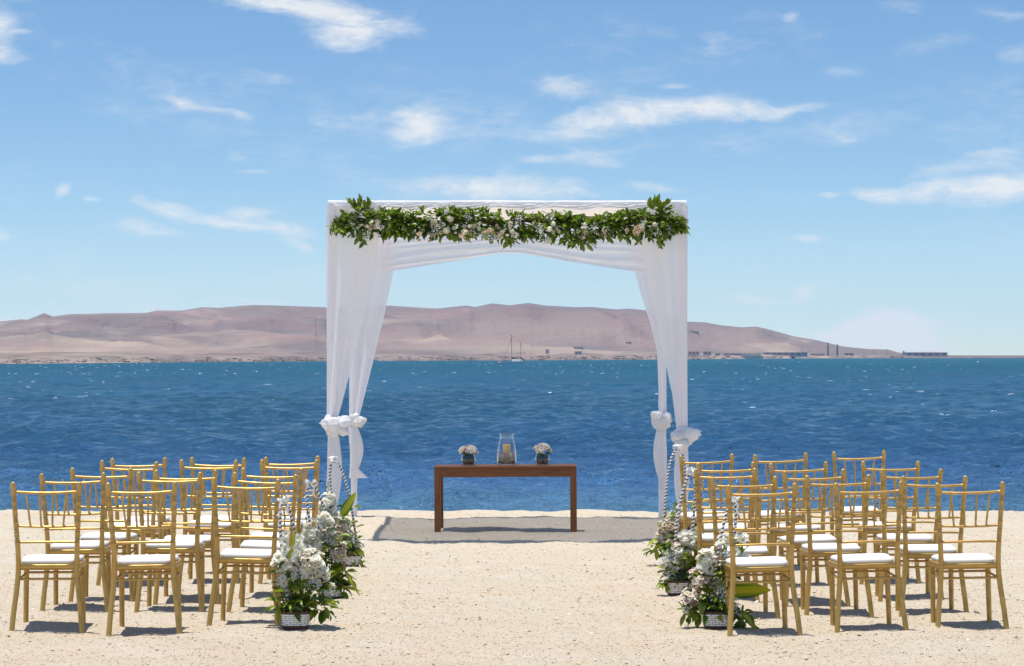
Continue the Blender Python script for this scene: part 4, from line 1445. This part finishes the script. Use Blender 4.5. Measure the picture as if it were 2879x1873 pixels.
# ------------------------------------------------------------------ chairs
def chair_meshes():
    me = {}

    def post_pts(s):
        key = [(-.04, .217, -.052), (0, .215, -.048), (.12, .205, -.028), (.25, .190, -.008), (.34, .181, 0), (.42, .178, .0), (.50, .180, -.006), (.60, .186, -.020), (.72, .193, -.038), (.90, .203, -.066)]
        zs_ = [k_[0] for k_ in key]
        out_ = []
        zl_ = list(np.linspace(-.04, .52, 22)) + list(np.linspace(.525, .895, 112))
        for z in zl_:
            out_.append((s * float(np.interp(z, zs_, [k_[1] for k_ in key])), float(np.interp(z, zs_, [k_[2] for k_ in key])), z))
        return out_
    rings = [.560, .572, .584, .625, .640, .690, .702, .714, .765, .778, .815, .828, .841]
    for s in (-1, 1):
        pts = post_pts(s)
        rad = []
        for p in pts:
            r_ = float(np.interp(p[2], [-.04, .1, .42, .55, .9], [.0165, .0168, .0170, .0158, .0152]))
            g_ = 0
            for q in rings:
                dz = abs(p[2] - q)
                if dz < .0042:
                    g_ = -.0044 * math.cos(dz / .0042 * math.pi / 2)
                elif dz < .0100:
                    g_ = max(g_, .0018) if g_ >= 0 else g_
            rad.append(r_ + g_)
        me['post', s] = MB().tube(pts, rad, 12).mesh('back_post')
        tx, ty = s * .203, -.0653
        me['finial', s] = MB().lathe([(.0150, .890), (.0172, .893), (.0176, .899), (.0168, .904), (.0150, .906), (.0158, .910), (.0150, .918), (.0118, .9245), (.006, .9283), (.0005, .9295)], 14, c=(tx, ty, 0)).mesh('finial')
        lp = [(s * (.180 - .004 * u), .352 + .004 * u, -.04 + .43 * u) for u in np.linspace(0, 1, 8)]
        me['leg', s] = MB().tube(lp, [.0158, .0160, .0162, .0165, .0170, .0174, .0176, .0176], 10).mesh('leg')

    def bowed(z, hwid, y0, bow, dz, r_, n=15):
        return [(hwid * u, y0 - bow * (1 - u * u), z - dz * (1 - u * u)) for u in np.linspace(-1, 1, n)]
    me['top_rail'] = MB().tube(bowed(.868, .199, -.060, .016, .008, .009), .0088, 10).mesh('top_rail')
    me['middle_rail'] = MB().tube(bowed(.655, .188, -.028, .014, .005, .008), .0075, 10).mesh('middle_rail')
    me['lower_rail'] = MB().tube(bowed(.553, .182, -.013, .010, -.002, .008), .0078, 10).mesh('lower_rail')
    for k_, (xt, xb) in enumerate(((-.122, -.100), (-.041, -.034), (.041, .034), (.122, .100))):
        yt = -.060 - .016 * (1 - (xt / .199) ** 2)
        yb = -.028 - .014 * (1 - (xb / .188) ** 2)
        pts, rad = [], []
        for u in np.linspace(0, 1, 46):
            pts.append((xb + (xt - xb) * u, yb + (yt - yb) * u, .652 + (.862 - .652) * u))
            rr_ = .0062
            for q in (.22, .27, .5, .55, .78, .83):
                if abs(u - q) < .014:
                    rr_ = .0078
            rad.append(rr_)
        me['spindle', k_] = MB().tube(pts, rad, 8).mesh('spindle')
    # seat frame: trapezoid rail with rounded outside
    def outline(wb, wf, y0, y1, r_, n=6):
        pts = []
        for (cx_, cy_, a0) in ((-wb + r_, y0 + r_, math.pi), (wb - r_, y0 + r_, 1.5 * math.pi), (wf - r_, y1 - r_, 0), (-wf + r_, y1 - r_, .5 * math.pi)):
            for i in range(n):
                a = a0 + .5 * math.pi * i / (n - 1)
                pts.append((cx_ + r_ * math.cos(a), cy_ + r_ * math.sin(a)))
        return pts
    layers = [(0.0, .386), (.004, .382), (.0045, .412), (.002, .4155), (-.012, .4158)]
    V, F = [], []
    base = outline(.178, .196, -.008, .378, .022)
    n_ = len(base)
    cxm, cym = 0, .185
    for off, z in [(-.02, .384)] + layers:
        for x, y in base:
            dx, dy = x - cxm, y - cym
            ln_ = math.hypot(dx, dy)
            V.append((x + dx / ln_ * off, y + dy / ln_ * off, z))
    for i in range(len(layers)):
        for j in range(n_):
            F.append((i * n_ + j, i * n_ + (j + 1) % n_, (i + 1) * n_ + (j + 1) % n_, (i + 1) * n_ + j))
    F.append(tuple(reversed(range(n_))))
    F.append(tuple(len(layers) * n_ + j for j in range(n_)))
    me['seat_frame'] = mk_mesh('seat_frame', V, F, True)
    # cushion
    V, F = [], []
    base = outline(.166, .187, .010, .376, .045, 8)
    n_ = len(base)
    for sc, z in ((.94, .4165), (.985, .4185), (1.0, .425), (1.0, .433), (.985, .441), (.93, .4475), (.80, .4525), (.5, .4555), (.2, .4565)):
        for x, y in base:
            V.append((x * sc, .193 + (y - .193) * sc, z))
    nl = 9
    for i in range(nl - 1):
        for j in range(n_):
            F.append((i * n_ + j, i * n_ + (j + 1) % n_, (i + 1) * n_ + (j + 1) % n_, (i + 1) * n_ + j))
    F.append(tuple((nl - 1) * n_ + j for j in range(n_)))
    F.append(tuple(reversed(range(n_))))
    me['cushion'] = mk_mesh('cushion', V, F, True)
    me['stretcher', 0] = MB().tube([(-.185, -.003, .326), (.185, -.003, .326)], .0078, 8).mesh('stretcher')
    me['stretcher', 1] = MB().tube([(-.178, .352, .338), (.178, .352, .338)], .0078, 8).mesh('stretcher')
    me['stretcher', 2] = MB().tube([(-.182, 0, .322), (-.178, .352, .330)], .0078, 8).mesh('stretcher')
    me['stretcher', 3] = MB().tube([(.182, 0, .322), (.178, .352, .330)], .0078, 8).mesh('stretcher')
    for k_, m_ in me.items():
        m_.materials.append(MAT['cushion'] if k_ == 'cushion' else MAT['gold'])
    return me


CM = chair_meshes()


def chair(label, group, loc, rot):
    e = thing('spindle_back_chair', label, 'chair', loc, rot, group)
    for s in (-1, 1):
        p = obj('back_post', CM['post', s], None, e)
        obj('finial', CM['finial', s], None, p)
        obj('leg', CM['leg', s], None, e)
    obj('seat_frame', CM['seat_frame'], None, e)
    obj('cushion', CM['cushion'], None, e)
    for k_ in ('top_rail', 'middle_rail', 'lower_rail'):
        obj(k_, CM[k_], None, e)
    for i in range(4):
        obj('spindle', CM['spindle', i], None, e)
        obj('stretcher', CM['stretcher', i], None, e)
    return e


c1 = lambda x, y: (x / 2.669, 1240 + y / 2.669)
c2 = lambda x, y: (480 + x / 2.669, 1240 + y / 2.669)
c3 = lambda x, y: (1780 + x / 2.67, 1240 + y / 2.67)
c4 = lambda x, y: (2300 + x / 2.668, 1240 + y / 2.668)
ROWN = ['nearest row', 'second row', 'third row', 'fourth row', 'last row before the sea']
LEFT = [  # rows from the camera; outer, middle, aisle; left and right finial, turn
    [(c1(95, 312), c1(592, 312), 3), (c1(826, 318), c1(1325, 308), 2), (c2(297, 275), c2(790, 288), -1)],
    [(c1(325, 248), c1(788, 240), 2), (c1(1032, 235), c2(217, 238), 1), (c2(447, 235), c2(905, 257), -2)],
    [(c1(542, 205), c1(977, 207), -1), (c1(1178, 222), c2(332, 220), 2), (c2(540, 205), c2(968, 210), 0)],
    [(c1(747, 145), c1(1153, 158), -2), (c2(72, 143), c2(482, 148), 0), (c2(680, 143), c2(1090, 145), 1)],
    [(c1(860, 135), c1(1245, 127), 1), (c2(152, 125), c2(537, 132), -1), (c2(734, 125), c2(1112, 115), 2)]]
RIGHT = [
    [(c3(742, 335), c3(1238, 318), 2), (c4(160, 320), c4(648, 302), 2), (c4(922, 320), c4(1400, 307), 0)],
    [(c3(612, 275), c3(1073, 268), 1), (c3(1318, 263), c4(387, 255), 2), (c4(645, 267), c4(1104, 265), 0)],
    [(c3(487, 213), c3(920, 207), -1), (c3(1162, 228), c4(210, 212), 3), (c4(485, 213), c4(917, 213), 0)],
    [(c3(507, 170), c3(912, 160), 1), (c3(1060, 172), c3(1467, 157), 2), (c4(342, 155), c4(748, 155), -1)],
    [(c3(388, 115), c3(770, 97), 2), (c3(943, 108), c3(1323, 90), 2), (c4(139, 85), c4(516, 72), 1)]]
SEATN = {'left': ['outermost seat', 'middle seat', 'aisle seat'], 'right': ['aisle seat', 'middle seat', 'outermost seat']}
FZ, FY, FW = .9295, -.0653, .406
chair_pos = {}
for side, table_ in (('left', LEFT), ('right', RIGHT)):
    for ri, row in enumerate(table_):
        for si, (a, b, turn) in enumerate(row):
            ym = (a[1] + b[1]) / 2 - 2.5                      # the finials' very tops
            dA = FP * (CAMZ - FZ) / (ym - HY)
            dB = FP * FW / (b[0] - a[0])
            d = .62 * dA + .38 * dB
            xw = ((a[0] + b[0]) / 2 - CX) / FP * d
            zf = CAMZ - (ym - HY) * d / FP
            roll = math.atan2((b[1] - a[1]) * d / FP, FW) * .75
            yaw = R(turn)
            oy = d - FY
            gz = sh(xw, oy)
            z = max(min(zf - FZ, gz + .022), gz - .03)
            lab = 'gold spindle-back chair with white cushion, %s block, %s, %s' % (side, ROWN[ri], SEATN[side][si])
            chair(lab, 'gold chairs left of the aisle' if side == 'left' else 'gold chairs right of the aisle', (xw, oy, z), (0, roll, yaw))
            chair_pos[side, ri, si] = (xw, oy)

# ------------------------------------------------------------------ flower baskets along the aisle
def big_leaf_mesh(L, W, bend, curl):
    V, F = leaf_shape(L, W, bend, curl, 12, .18)
    # a real blade: thicken the ribs by a double row
    return mk_mesh('large_leaf', V, F)


def superoval(a, rx, ry, p=3.2):
    c_, s_ = math.cos(a), math.sin(a)
    r_ = (abs(c_) ** p + abs(s_) ** p) ** (-1 / p)
    return rx * c_ * r_, ry * s_ * r_


def basket(label, pxx, pyy, seed, rotz, bouquet, bigs, spikes, handle, breath, cloudtop=.40, drape=26, greens=()):
    """pxx, pyy: foot of the basket in the photograph"""
    rn = random.Random(seed)
    d = ground_d(pyy)
    xw = (pxx - CX) / FP * d
    e = thing('flower_basket', label, 'flower basket', (xw, d, sh(xw, d) - .006), (0, 0, 0), 'flower baskets along the aisle')
    H_, rx0, ry0, rx1, ry1 = .112, .072, .055, .094, .070
    MR = Matrix.Rotation(rotz, 3, 'Z')

    def ring(z, off, n=72, wob=None):
        u = z / H_
        rx, ry = rx0 + (rx1 - rx0) * u + off, ry0 + (ry1 - ry0) * u + off
        pts = []
        for i in range(n):
            a = 2 * math.pi * i / n
            w_ = wob(i) if wob else 0
            x, y = superoval(a, rx + w_, ry + w_)
            pts.append(MR @ Vector((x, y, z)))
        return pts
    # liner
    P_ = [ring(z, -.006) for z in (0, H_ * .5, H_ * .97)]
    P_ = [r_ + [r_[0]] for r_ in P_]
    MB().grid(P_).build('liner', MAT['wicker'], e)
    NST = 24
    for k_ in range(6):                                   # white strands in front of and behind the dark stakes
        z = .030 + .0125 * k_
        n = 144
        pts = ring(z, .0005, n, lambda i: .0017 * math.sin(i / n * NST * math.pi * 1.0 + math.pi * k_))
        pts = pts + [pts[0]]
        mb_ = MB()
        rows_ = []
        for dz, off in ((-.0056, 0), (-.0042, .0026), (0, .0034), (.0042, .0026), (.0056, 0)):
            rows_.append([p + Vector((p.x, p.y, 0)).normalized() * off + Vector((0, 0, dz)) for p in pts])
        mb_.grid(rows_)
        mb_.build('strand', MAT['strand_white'], e)
    mb_ = MB()
    for i in range(NST):
        a = 2 * math.pi * (i + .5) / NST
        pts = []
        for z in (.002, .05, .108):
            u = z / H_
            x, y = superoval(a, rx0 + (rx1 - rx0) * u - .0008, ry0 + (ry1 - ry0) * u - .0008)
            pts.append(MR @ Vector((x, y, z)))
        mb_.tube(pts, .0034, 5)
    mb_.build('stakes', MAT['wicker'], e, kind='stuff')
    for z, r_ in ((.006, .0055), (.014, .0050), (.0215, .0045)):
        pts = ring(z, .002, 60)
        MB().tube(pts + [pts[0], pts[1]], r_, 7, caps=False).build('base_coil', MAT['wicker'], e)
    pts = ring(.110, .003, 60)
    MB().tube(pts + [pts[0], pts[1]], [.0065 + .0012 * math.sin(i * 1.6) for i in range(62)], 7, caps=False).build('rim', MAT['wicker'], e)
    # striped hoop handle
    tx, tz, hwid, lean, yaw_h = handle
    pts = []
    n = 90
    for i in range(n):
        a = math.pi * i / (n - 1)
        s = math.sin(a)
        xx = -math.cos(a) * (hwid if abs(math.cos(a)) < .8 else hwid) * (.85 + .25 * s)
        zz = .10 + (tz - .10) * s ** .62
        u = (zz - .1) / (tz - .1)
        pts.append(Vector((xx * math.cos(yaw_h) + tx * u ** 1.2, xx * math.sin(yaw_h), zz)))
    # resample evenly
    acc_ = [0]
    for i in range(1, n):
        acc_.append(acc_[-1] + (pts[i] - pts[i - 1]).length)
    tot = acc_[-1]
    m_ = int(tot / .0052)
    pp = []
    for q in np.linspace(0, tot, m_):
        pp.append(Vector([float(np.interp(q, acc_, [p[c_] for p in pts])) for c_ in range(3)]))
    mb_ = MB().tube(pp, .0098, 10, matfn=lambda i, j: 1 if ((i * .19 + j / 10) % 1.0) < .46 else 0)
    ho = mb_.build('handle', [MAT['ribbon'], MAT['wicker']], e)
    top = max(pp, key=lambda p: p.z)
    mb_ = MB()
    for k_ in range(7):                                    # ribbon bow: loops and two tails
        a0 = rn.uniform(0, 6.28)
        ll = rn.uniform(.035, .055)
        ex = Vector((math.cos(a0), math.sin(a0) * .5, rn.uniform(.1, .9))).normalized()
        sd_ = ex.cross(Vector((rn.uniform(-1, 1), rn.uniform(-1, 1), rn.uniform(-1, 1)))).normalized()
        nn = ex.cross(sd_).normalized()
        r2 = []
        for i in range(13):
            th = 2 * math.pi * i / 12
            p = top + Vector((0, -.008, .004)) + ex * ll * .5 * (1 - math.cos(th)) + nn * ll * .34 * math.sin(th)
            r2.append([p - sd_ * .0075, p, p + sd_ * .0075])
        mb_.grid(r2)
    for s in (-1, 1):
        r2 = []
        for i in range(9):
            u = i / 8
            p = top + Vector((s * (.012 + .025 * u + .008 * math.sin(u * 7)), -.014, -.09 * u))
            r2.append([p + Vector((-.007, .003 * math.sin(u * 9), 0)), p, p + Vector((.007, -.003, 0))])
        mb_.grid(r2)
    mb_.build('bow', MAT['ribbon'], e)
    # dark core of wet moss and stalks
    V, F = puff((0, 0, .135), .075, .06, .06, seed * .7)
    MB().add(V, F).build('moss', MAT['foam'], e)
    k = d / FP

    def at(ppx, ppy, dy=0.0):            # bouquet positions as seen in the photograph, in the plane of the basket
        q = px(ppx, ppy, d + dy)
        return q - Vector(e.location)
    leaves_, stalks = [], MB()
    for (bx, by, rxp, ryp, n_, kinds, sc) in bouquet:
        for _ in range(int(n_ * 1.25)):
            while True:
                ux, uy = rn.uniform(-1, 1), rn.uniform(-1, 1)
                if ux * ux + uy * uy < 1:
                    break
            dep = -math.sqrt(max(0, 1 - ux * ux - uy * uy)) * rxp * k * .9 * (1 if rn.random() < .72 else -1)
            p = at(bx + ux * rxp, by + uy * ryp, 0)
            p.y += dep
            nv = Vector((ux, dep / (rxp * k) * .8, -uy + 1.0))
            place_flower(rn.choice(kinds), p, nv + Vector((rn.uniform(-.5, .5), rn.uniform(-.7, .1), 0)), e, rn, sc * rn.uniform(.55, 1.0))
            if rn.random() < .55:
                leaves_.append((p * .88 + Vector((0, .02, -.015)), nv, rn.uniform(.045, .075)))
        # a stalk to each clump
        cpt = at(bx, by)
        mid = cpt * .5 + Vector((0, 0, .03))
        for _ in range(3):
            j_ = Vector((rn.gauss(0, .012), rn.gauss(0, .012), 0))
            stalks.tube([Vector((j_.x, j_.y, .10)), mid + j_ * 2, cpt + j_ * 1.5], .0026, 5)
    for _ in range(int(drape * 1.5)):                                  # leaves round the lip, some hanging over it
        a = rn.uniform(0, 6.283)
        rr_ = rn.uniform(.03, .085)
        p = Vector((math.cos(a) * rr_, math.sin(a) * rr_ * .8, rn.uniform(.10, .19)))
        leaves_.append((p, Vector((math.cos(a), math.sin(a) * .9, rn.uniform(-.7, .6))), rn.uniform(.055, .10)))
    for _ in range(int(drape * 1.6)):                        # dark leaves within
        p = Vector((rn.gauss(0, .05), rn.gauss(0, .04), rn.uniform(.13, cloudtop)))
        leaves_.append((p, Vector((rn.gauss(0, 1), rn.gauss(-.3, .7), rn.uniform(-.2, 1.0))), rn.uniform(.06, .095)))
    for (bx, by, rxp, ryp, n_) in greens:                   # clumps of broad leaves
        for _ in range(n_):
            a, q = rn.uniform(0, 6.283), rn.random() ** .5
            p = at(bx + math.cos(a) * q * rxp * .8, by + math.sin(a) * q * ryp * .8, 0)
            p.y += -rn.uniform(-.05, .05)
            leaves_.append((p, Vector((math.cos(a) + rn.gauss(0, .4), rn.uniform(-1, .1), -math.sin(a) * .8 - .25)), rn.uniform(.06, .10)))
    for p, dv, L in leaves_:
        o = bpy.data.objects.new('leaf', LEAF_ME[rn.choice(('leaf', 'leaf', 'leaf', 'leaf_dark'))][rn.randrange(7)])
        COL.objects.link(o); o.parent = e
        o.matrix_basis = Matrix.Translation(p) @ aim(dv + Vector((rn.uniform(-.3, .3), rn.uniform(-.3, .3), rn.uniform(-.3, .2))), rn.uniform(-.7, .7)).to_4x4() @ Matrix.Diagonal((L, L, L, 1))
    for (x0, y0, x1, y1, W, bend, roll) in bigs:
        p0, p1 = at(x0, y0, -.03), at(x1, y1, -.05)
        L = (p1 - p0).length
        L2 = L * (1 + .14 * bend * bend)
        me_ = big_leaf_mesh(L2, W, bend, .0)
        o = obj('large_leaf', me_, MAT['variegated'], e)
        chord = Vector((0, math.sin(bend) / bend, -(1 - math.cos(bend)) / bend)) if abs(bend) > 1e-3 else Vector((0, 1, 0))
        ca = math.atan2(-chord.z, chord.y)
        dv = (p1 - p0).normalized()
        Rm = aim(dv, roll, Vector((0, -.75, .66)))
        o.matrix_basis = Matrix.Translation(p0) @ (Rm @ Matrix.Rotation(ca, 3, 'X')).to_4x4()
        stalks.tube([Vector((0, 0, .10)), p0 * .5 + Vector((0, 0, .05)), p0], .003, 5)
    for (x0, y0, x1, y1, n_) in spikes:                     # gladiolus: white blooms up one stem, green buds at the tip
        p0, p1 = at(x0, y0, -.01), at(x1, y1, -.01)
        stalks.tube([Vector((0, 0, .10)), p0, p1], [.004, .0038, .0018], 6)
        for i in range(n_):
            u = i / max(1, n_ - 1)
            p = p0.lerp(p1, u * .82) + Vector((rn.uniform(-.014, .014), -.016, 0))
            if u < .7:
                place_flower('white', p, Vector(((-1) ** i * .7, -1, .35)), e, rn, rn.uniform(1.0, 1.3) * (1 - .35 * u))
            else:
                q = Vector((p.x, p.y, p.z))
                stalks.tube([q, q + Vector((.004 * (-1) ** i, 0, .014)), q + Vector((.006 * (-1) ** i, 0, .03))], [.003, .0052, .001], 6)
        q = p0.lerp(p1, .9)
        stalks.tube([q, p1, p1 + (p1 - p0).normalized() * .02], [.0045, .004, .0008], 6)
    stalks.build('stalks', MAT['stem'], e, kind='stuff')
    if breath:
        cs_ = [(at(bx, by, -.03), r_ * k) for bx, by, r_ in breath]
        breath_cloud(rn, [(c_, r_ * 1.25) for c_, r_ in cs_], 130, .04).build('filler_blossoms', MAT['breath'], e, kind='stuff')
    return e


za = lambda x, y: (760 + x / 3.366, 1340 + y / 3.366)
zc_ = lambda x, y: (1800 + x / 3.366, 1340 + y / 3.366)


def A(lst, z=za):
    return [(*z(q[0], q[1]), q[2] / 3.366, q[3] / 3.366, *q[4:]) for q in lst]


def B(lst, z=za):
    return [(*z(q[0], q[1]), *z(q[2], q[3]), *q[4:]) for q in lst]


def C(lst, z=za):
    return [(*z(q[0], q[1]), q[2] / 3.366) for q in lst]


def G(lst, z=za):
    return [(*z(q[0], q[1]), q[2] / 3.366, q[3] / 3.366, q[4]) for q in lst]


LW = ('lily', 'lily', 'white')
basket('flower basket left of the aisle nearest the camera, white flowers over woven sides', *za(240, 1430), 1, R(4),
       A([(390, 800, 130, 110, 34, LW, .95), (450, 940, 100, 110, 30, ('lily',), .95), (90, 790, 70, 60, 8, ('white',), 1.15), (180, 860, 60, 90, 8, ('white', 'lily'), 1.1), (110, 960, 50, 80, 8, LW, .9), (340, 1020, 60, 40, 6, ('lily',), .8), (550, 1060, 50, 60, 5, ('lily',), .8), (120, 1040, 30, 30, 4, ('lily',), .9)]),
       B([(170, 790, 240, 480, .028, .3, .5), (470, 1180, 620, 1190, .045, 1.0, .3)]),
       B([(150, 760, 130, 320, 6), (240, 760, 300, 440, 7)]),
       (-.075, .80, .055, 0, .2), C([(300, 900, 60), (490, 900, 50), (420, 1010, 60), (230, 960, 40), (550, 1100, 40)]), .34, 30, greens=G([(500, 1230, 100, 80, 26), (60, 1220, 55, 70, 14), (430, 1090, 130, 60, 18), (290, 1090, 80, 70, 12), (250, 900, 60, 120, 10)], za))
basket('flower basket left of the aisle, middle of its three, large drooping variegated leaf', *za(560, 1170), 2, R(10),
       A([(630, 680, 80, 110, 22, ('lily', 'lily', 'pink'), 1.0), (540, 510, 80, 70, 12, LW, 1.1), (410, 520, 70, 110, 14, ('white', 'lily'), 1.0), (520, 400, 50, 60, 6, ('white',), 1.2), (700, 830, 40, 40, 6, ('pink', 'lily'), .9), (480, 620, 80, 80, 12, LW, .9)]),
       B([(590, 640, 490, 770, .055, 1.2, .5), (680, 860, 540, 980, .085, .8, .2), (700, 880, 830, 1100, .03, 1.4, .3), (670, 1040, 860, 1090, .025, .5, .2), (600, 650, 680, 600, .03, .8, .2)]),
       B([(470, 660, 460, 420, 6), (330, 620, 350, 290, 5)]),
       (-.13, .80, .075, 0, .3), C([(400, 600, 60), (560, 600, 50), (470, 500, 50)]), .50, 26, greens=G([(640, 1050, 90, 90, 22), (640, 950, 90, 90, 18), (470, 700, 80, 90, 14), (700, 950, 50, 80, 8)], za))
basket('flower basket left of the aisle nearest the canopy, one upright variegated leaf', *za(745, 855), 3, R(-8),
       A([(680, 490, 100, 110, 34, ('lily', 'lily', 'cream'), .85), (540, 250, 60, 110, 12, ('white',), 1.3), (840, 635, 45, 30, 4, ('white',), 1.2), (560, 380, 60, 70, 8, ('white',), 1.2), (640, 400, 60, 50, 8, LW, .9)]),
       B([(670, 390, 815, 145, .085, .35, .25), (690, 690, 800, 780, .060, 1.3, .3), (790, 690, 880, 740, .060, 1.2, .3), (850, 790, 880, 880, .03, .7, .2)]),
       B([(560, 380, 545, 60, 7), (480, 400, 450, 230, 4)]),
       (-.12, .86, .085, 0, .3), C([(700, 450, 60), (720, 550, 60), (640, 560, 60), (760, 600, 40)]), .55, 24, greens=G([(770, 750, 90, 80, 26), (870, 820, 30, 60, 8), (650, 520, 100, 130, 26), (560, 480, 60, 80, 8)], za))
basket('flower basket right of the aisle nearest the camera, long yellow-green leaf pointing right', *zc_(730, 1430), 4, R(-3),
       A([(620, 800, 80, 90, 16, ('white', 'white', 'lily'), 1.15), (560, 950, 90, 100, 18, ('lily', 'lily', 'pink'), 1.05), (500, 1130, 90, 90, 16, ('lily', 'pink', 'lily'), 1.0), (430, 1240, 60, 60, 9, ('lily', 'pink'), .95), (700, 1020, 70, 70, 9, ('lily', 'pink'), .95), (980, 790, 40, 40, 5, ('white',), 1.1), (800, 640, 70, 80, 9, ('white', 'lily'), 1.1), (960, 590, 40, 50, 5, ('white',), 1.2)], zc_),
       B([(830, 1100, 1240, 1075, .125, .12, .15), (910, 880, 740, 930, .05, 1.0, .4), (860, 930, 740, 980, .04, .9, .3), (960, 1270, 1090, 1440, .05, 1.2, .4)], zc_),
       B([(860, 860, 940, 560, 6), (640, 880, 560, 700, 5)], zc_),
       (.10, .80, .06, 0, .5), C([(830, 1160, 80), (760, 1090, 60), (880, 1230, 60), (830, 740, 60), (830, 830, 60), (770, 1200, 60)], zc_), .42, 34, greens=G([(560, 1250, 90, 80, 26), (640, 1120, 120, 80, 22), (860, 910, 60, 60, 10), (960, 1330, 60, 90, 20), (460, 1300, 60, 60, 10), (1020, 1410, 70, 40, 12), (700, 900, 100, 100, 14)], zc_))
basket('flower basket right of the aisle, middle of its three, cloud of tiny white blossoms', *zc_(370, 1140), 5, R(20),
       A([(440, 580, 70, 60, 9, ('rose', 'white'), 1.25), (630, 630, 80, 70, 9, ('white',), 1.3), (380, 690, 110, 80, 20, LW, .95), (310, 800, 110, 80, 18, ('lily', 'white'), .75), (390, 930, 50, 50, 6, ('pink', 'lily'), .9), (530, 630, 60, 60, 8, ('white', 'lily'), 1.1), (300, 620, 40, 40, 3, ('cream',), 1.2)], zc_),
       B([(470, 920, 330, 1000, .05, .9, .3), (260, 900, 160, 860, .06, 1.2, .4)], zc_),
       B([(560, 660, 700, 560, 4)], zc_),
       (.085, .86, .075, 0, .5), C([(280, 780, 80), (330, 860, 70), (270, 900, 60), (380, 720, 80), (300, 960, 50), (220, 820, 50)], zc_), .42, 26, greens=G([(420, 960, 90, 90, 20), (270, 1000, 60, 50, 14), (540, 760, 90, 80, 16), (440, 850, 80, 90, 14)], zc_))
basket('flower basket right of the aisle nearest the canopy, pinkish lilies and curled leaf', *zc_(310, 850), 6, R(-12),
       A([(300, 470, 120, 110, 44, ('lily', 'lily', 'cream'), .95), (400, 380, 110, 70, 20, ('lily', 'white'), .9), (220, 560, 70, 60, 14, ('lily', 'cream'), .95), (380, 310, 40, 40, 3, ('rose',), 1.2), (500, 380, 50, 60, 8, ('lily', 'pink'), .9), (640, 360, 40, 50, 4, ('white',), 1.1)], zc_),
       B([(260, 640, 130, 690, .085, .6, .1), (190, 600, 85, 660, .06, 1.4, .5), (170, 700, 95, 740, .06, 1.0, .4), (560, 560, 770, 430, .05, .6, .3), (500, 300, 530, 200, .06, .5, .2), (640, 560, 720, 490, .05, .6, .2)], zc_),
       B([(270, 420, 240, 290, 3), (640, 400, 660, 220, 4)], zc_),
       (.04, .93, .10, 0, .4), C([(250, 520, 60), (350, 500, 60), (200, 580, 50), (330, 420, 60)], zc_), .50, 24, greens=G([(320, 700, 110, 70, 22), (480, 420, 90, 80, 18), (150, 690, 60, 60, 8), (640, 480, 70, 70, 18), (380, 560, 90, 80, 12)], zc_))

# ------------------------------------------------------------------ scraps on the sand
mb, ms_ = MB(), MB()
dr = random.Random(42)
for i in range(260):
    y = dr.uniform(13.6, 24)
    x = dr.uniform(-.26, .26) * y
    s = dr.uniform(.004, .011) * (1 if dr.random() < .95 else 1.8)
    M = Matrix.Translation((x, y, sh(x, y) + s * .25)) @ Euler((dr.uniform(-.4, .4), dr.uniform(-.4, .4), dr.random() * 6)).to_matrix().to_4x4() @ Matrix.Diagonal((s * dr.uniform(.8, 2.4), s, s * .4, 1))
    (mb if dr.random() < .28 else ms_).inst([v * dr.uniform(.7, 1.2) for v in IV], IF, M)
mb.build('dry_weed_scraps', MAT['debris'], smooth=False, kind='stuff')
ms_.build('shell_fragments', MAT['shell'], smooth=False, kind='stuff')
# coarse grains and crumbs that lie loose on the sand
ng = 70000
nr = np.random.default_rng(4)
gy = np.exp(nr.uniform(np.log(13.0), np.log(28.4), ng))
gx = nr.uniform(-.27, .27, ng) * gy
gs = nr.uniform(.002, .0056, ng) * (1 + 1.2 * (nr.random(ng) > .96))
gz = sand_h(gx, gy) + gs * .2
oc = np.array([(1, 0, 0), (-1, 0, 0), (0, 1, 0), (0, -1, 0), (0, 0, 1), (0, 0, -.4)], dtype=np.float64)
fo = np.array([(0, 2, 4), (2, 1, 4), (1, 3, 4), (3, 0, 4), (2, 0, 5), (1, 2, 5), (3, 1, 5), (0, 3, 5)])
jit = nr.uniform(.6, 1.3, (ng, 6, 3))
VV = np.stack([gx, gy, gz], 1)[:, None, :] + oc[None] * jit * gs[:, None, None]
FF = (fo[None] + (np.arange(ng) * 6)[:, None, None]).reshape(-1, 3)
me = bpy.data.meshes.new('coarse_grains')
me.vertices.add(ng * 6)
me.vertices.foreach_set('co', VV.reshape(-1).astype(np.float32))
me.loops.add(FF.size)
me.loops.foreach_set('vertex_index', FF.reshape(-1).astype(np.int32))
me.polygons.add(len(FF))
me.polygons.foreach_set('loop_start', np.arange(0, FF.size, 3, dtype=np.int32))
tint = np.repeat(nr.random(ng), 6)
at_ = me.attributes.new('tint', 'FLOAT', 'POINT')
at_.data.foreach_set('value', tint.astype(np.float32))
me.update(calc_edges=True)
m, t, out = new_mat('coarse_sand_grain')
an = t.add('ShaderNodeAttribute', attribute_name='tint')
c = t.ramp(an.outputs['Fac'], [(0.0, (0.47, 0.37, 0.26)), (0.12, (0.54, 0.44, 0.31)), (0.55, (0.61, 0.50, 0.365)), (1.0, (0.76, 0.68, 0.56))])
pbsdf(t, out, c, 0.9, 0, 0.2)
obj('coarse_grains', me, m, kind='stuff')

# ------------------------------------------------------------------ haze over the bay
m, t, out = new_mat('haze_air')
vol = t.add('ShaderNodeVolumePrincipled')
vol.inputs['Color'].default_value = (0.55, 0.73, 1.0, 1)
vol.inputs['Density'].default_value = 0.000055
vol.inputs['Anisotropy'].default_value = 0.0
t.link(vol.outputs[0], out.inputs['Volume'])
MB().box(-9000, 9000, -200, 9500, -6.5, 170).build('haze', m, smooth=False, kind='stuff')
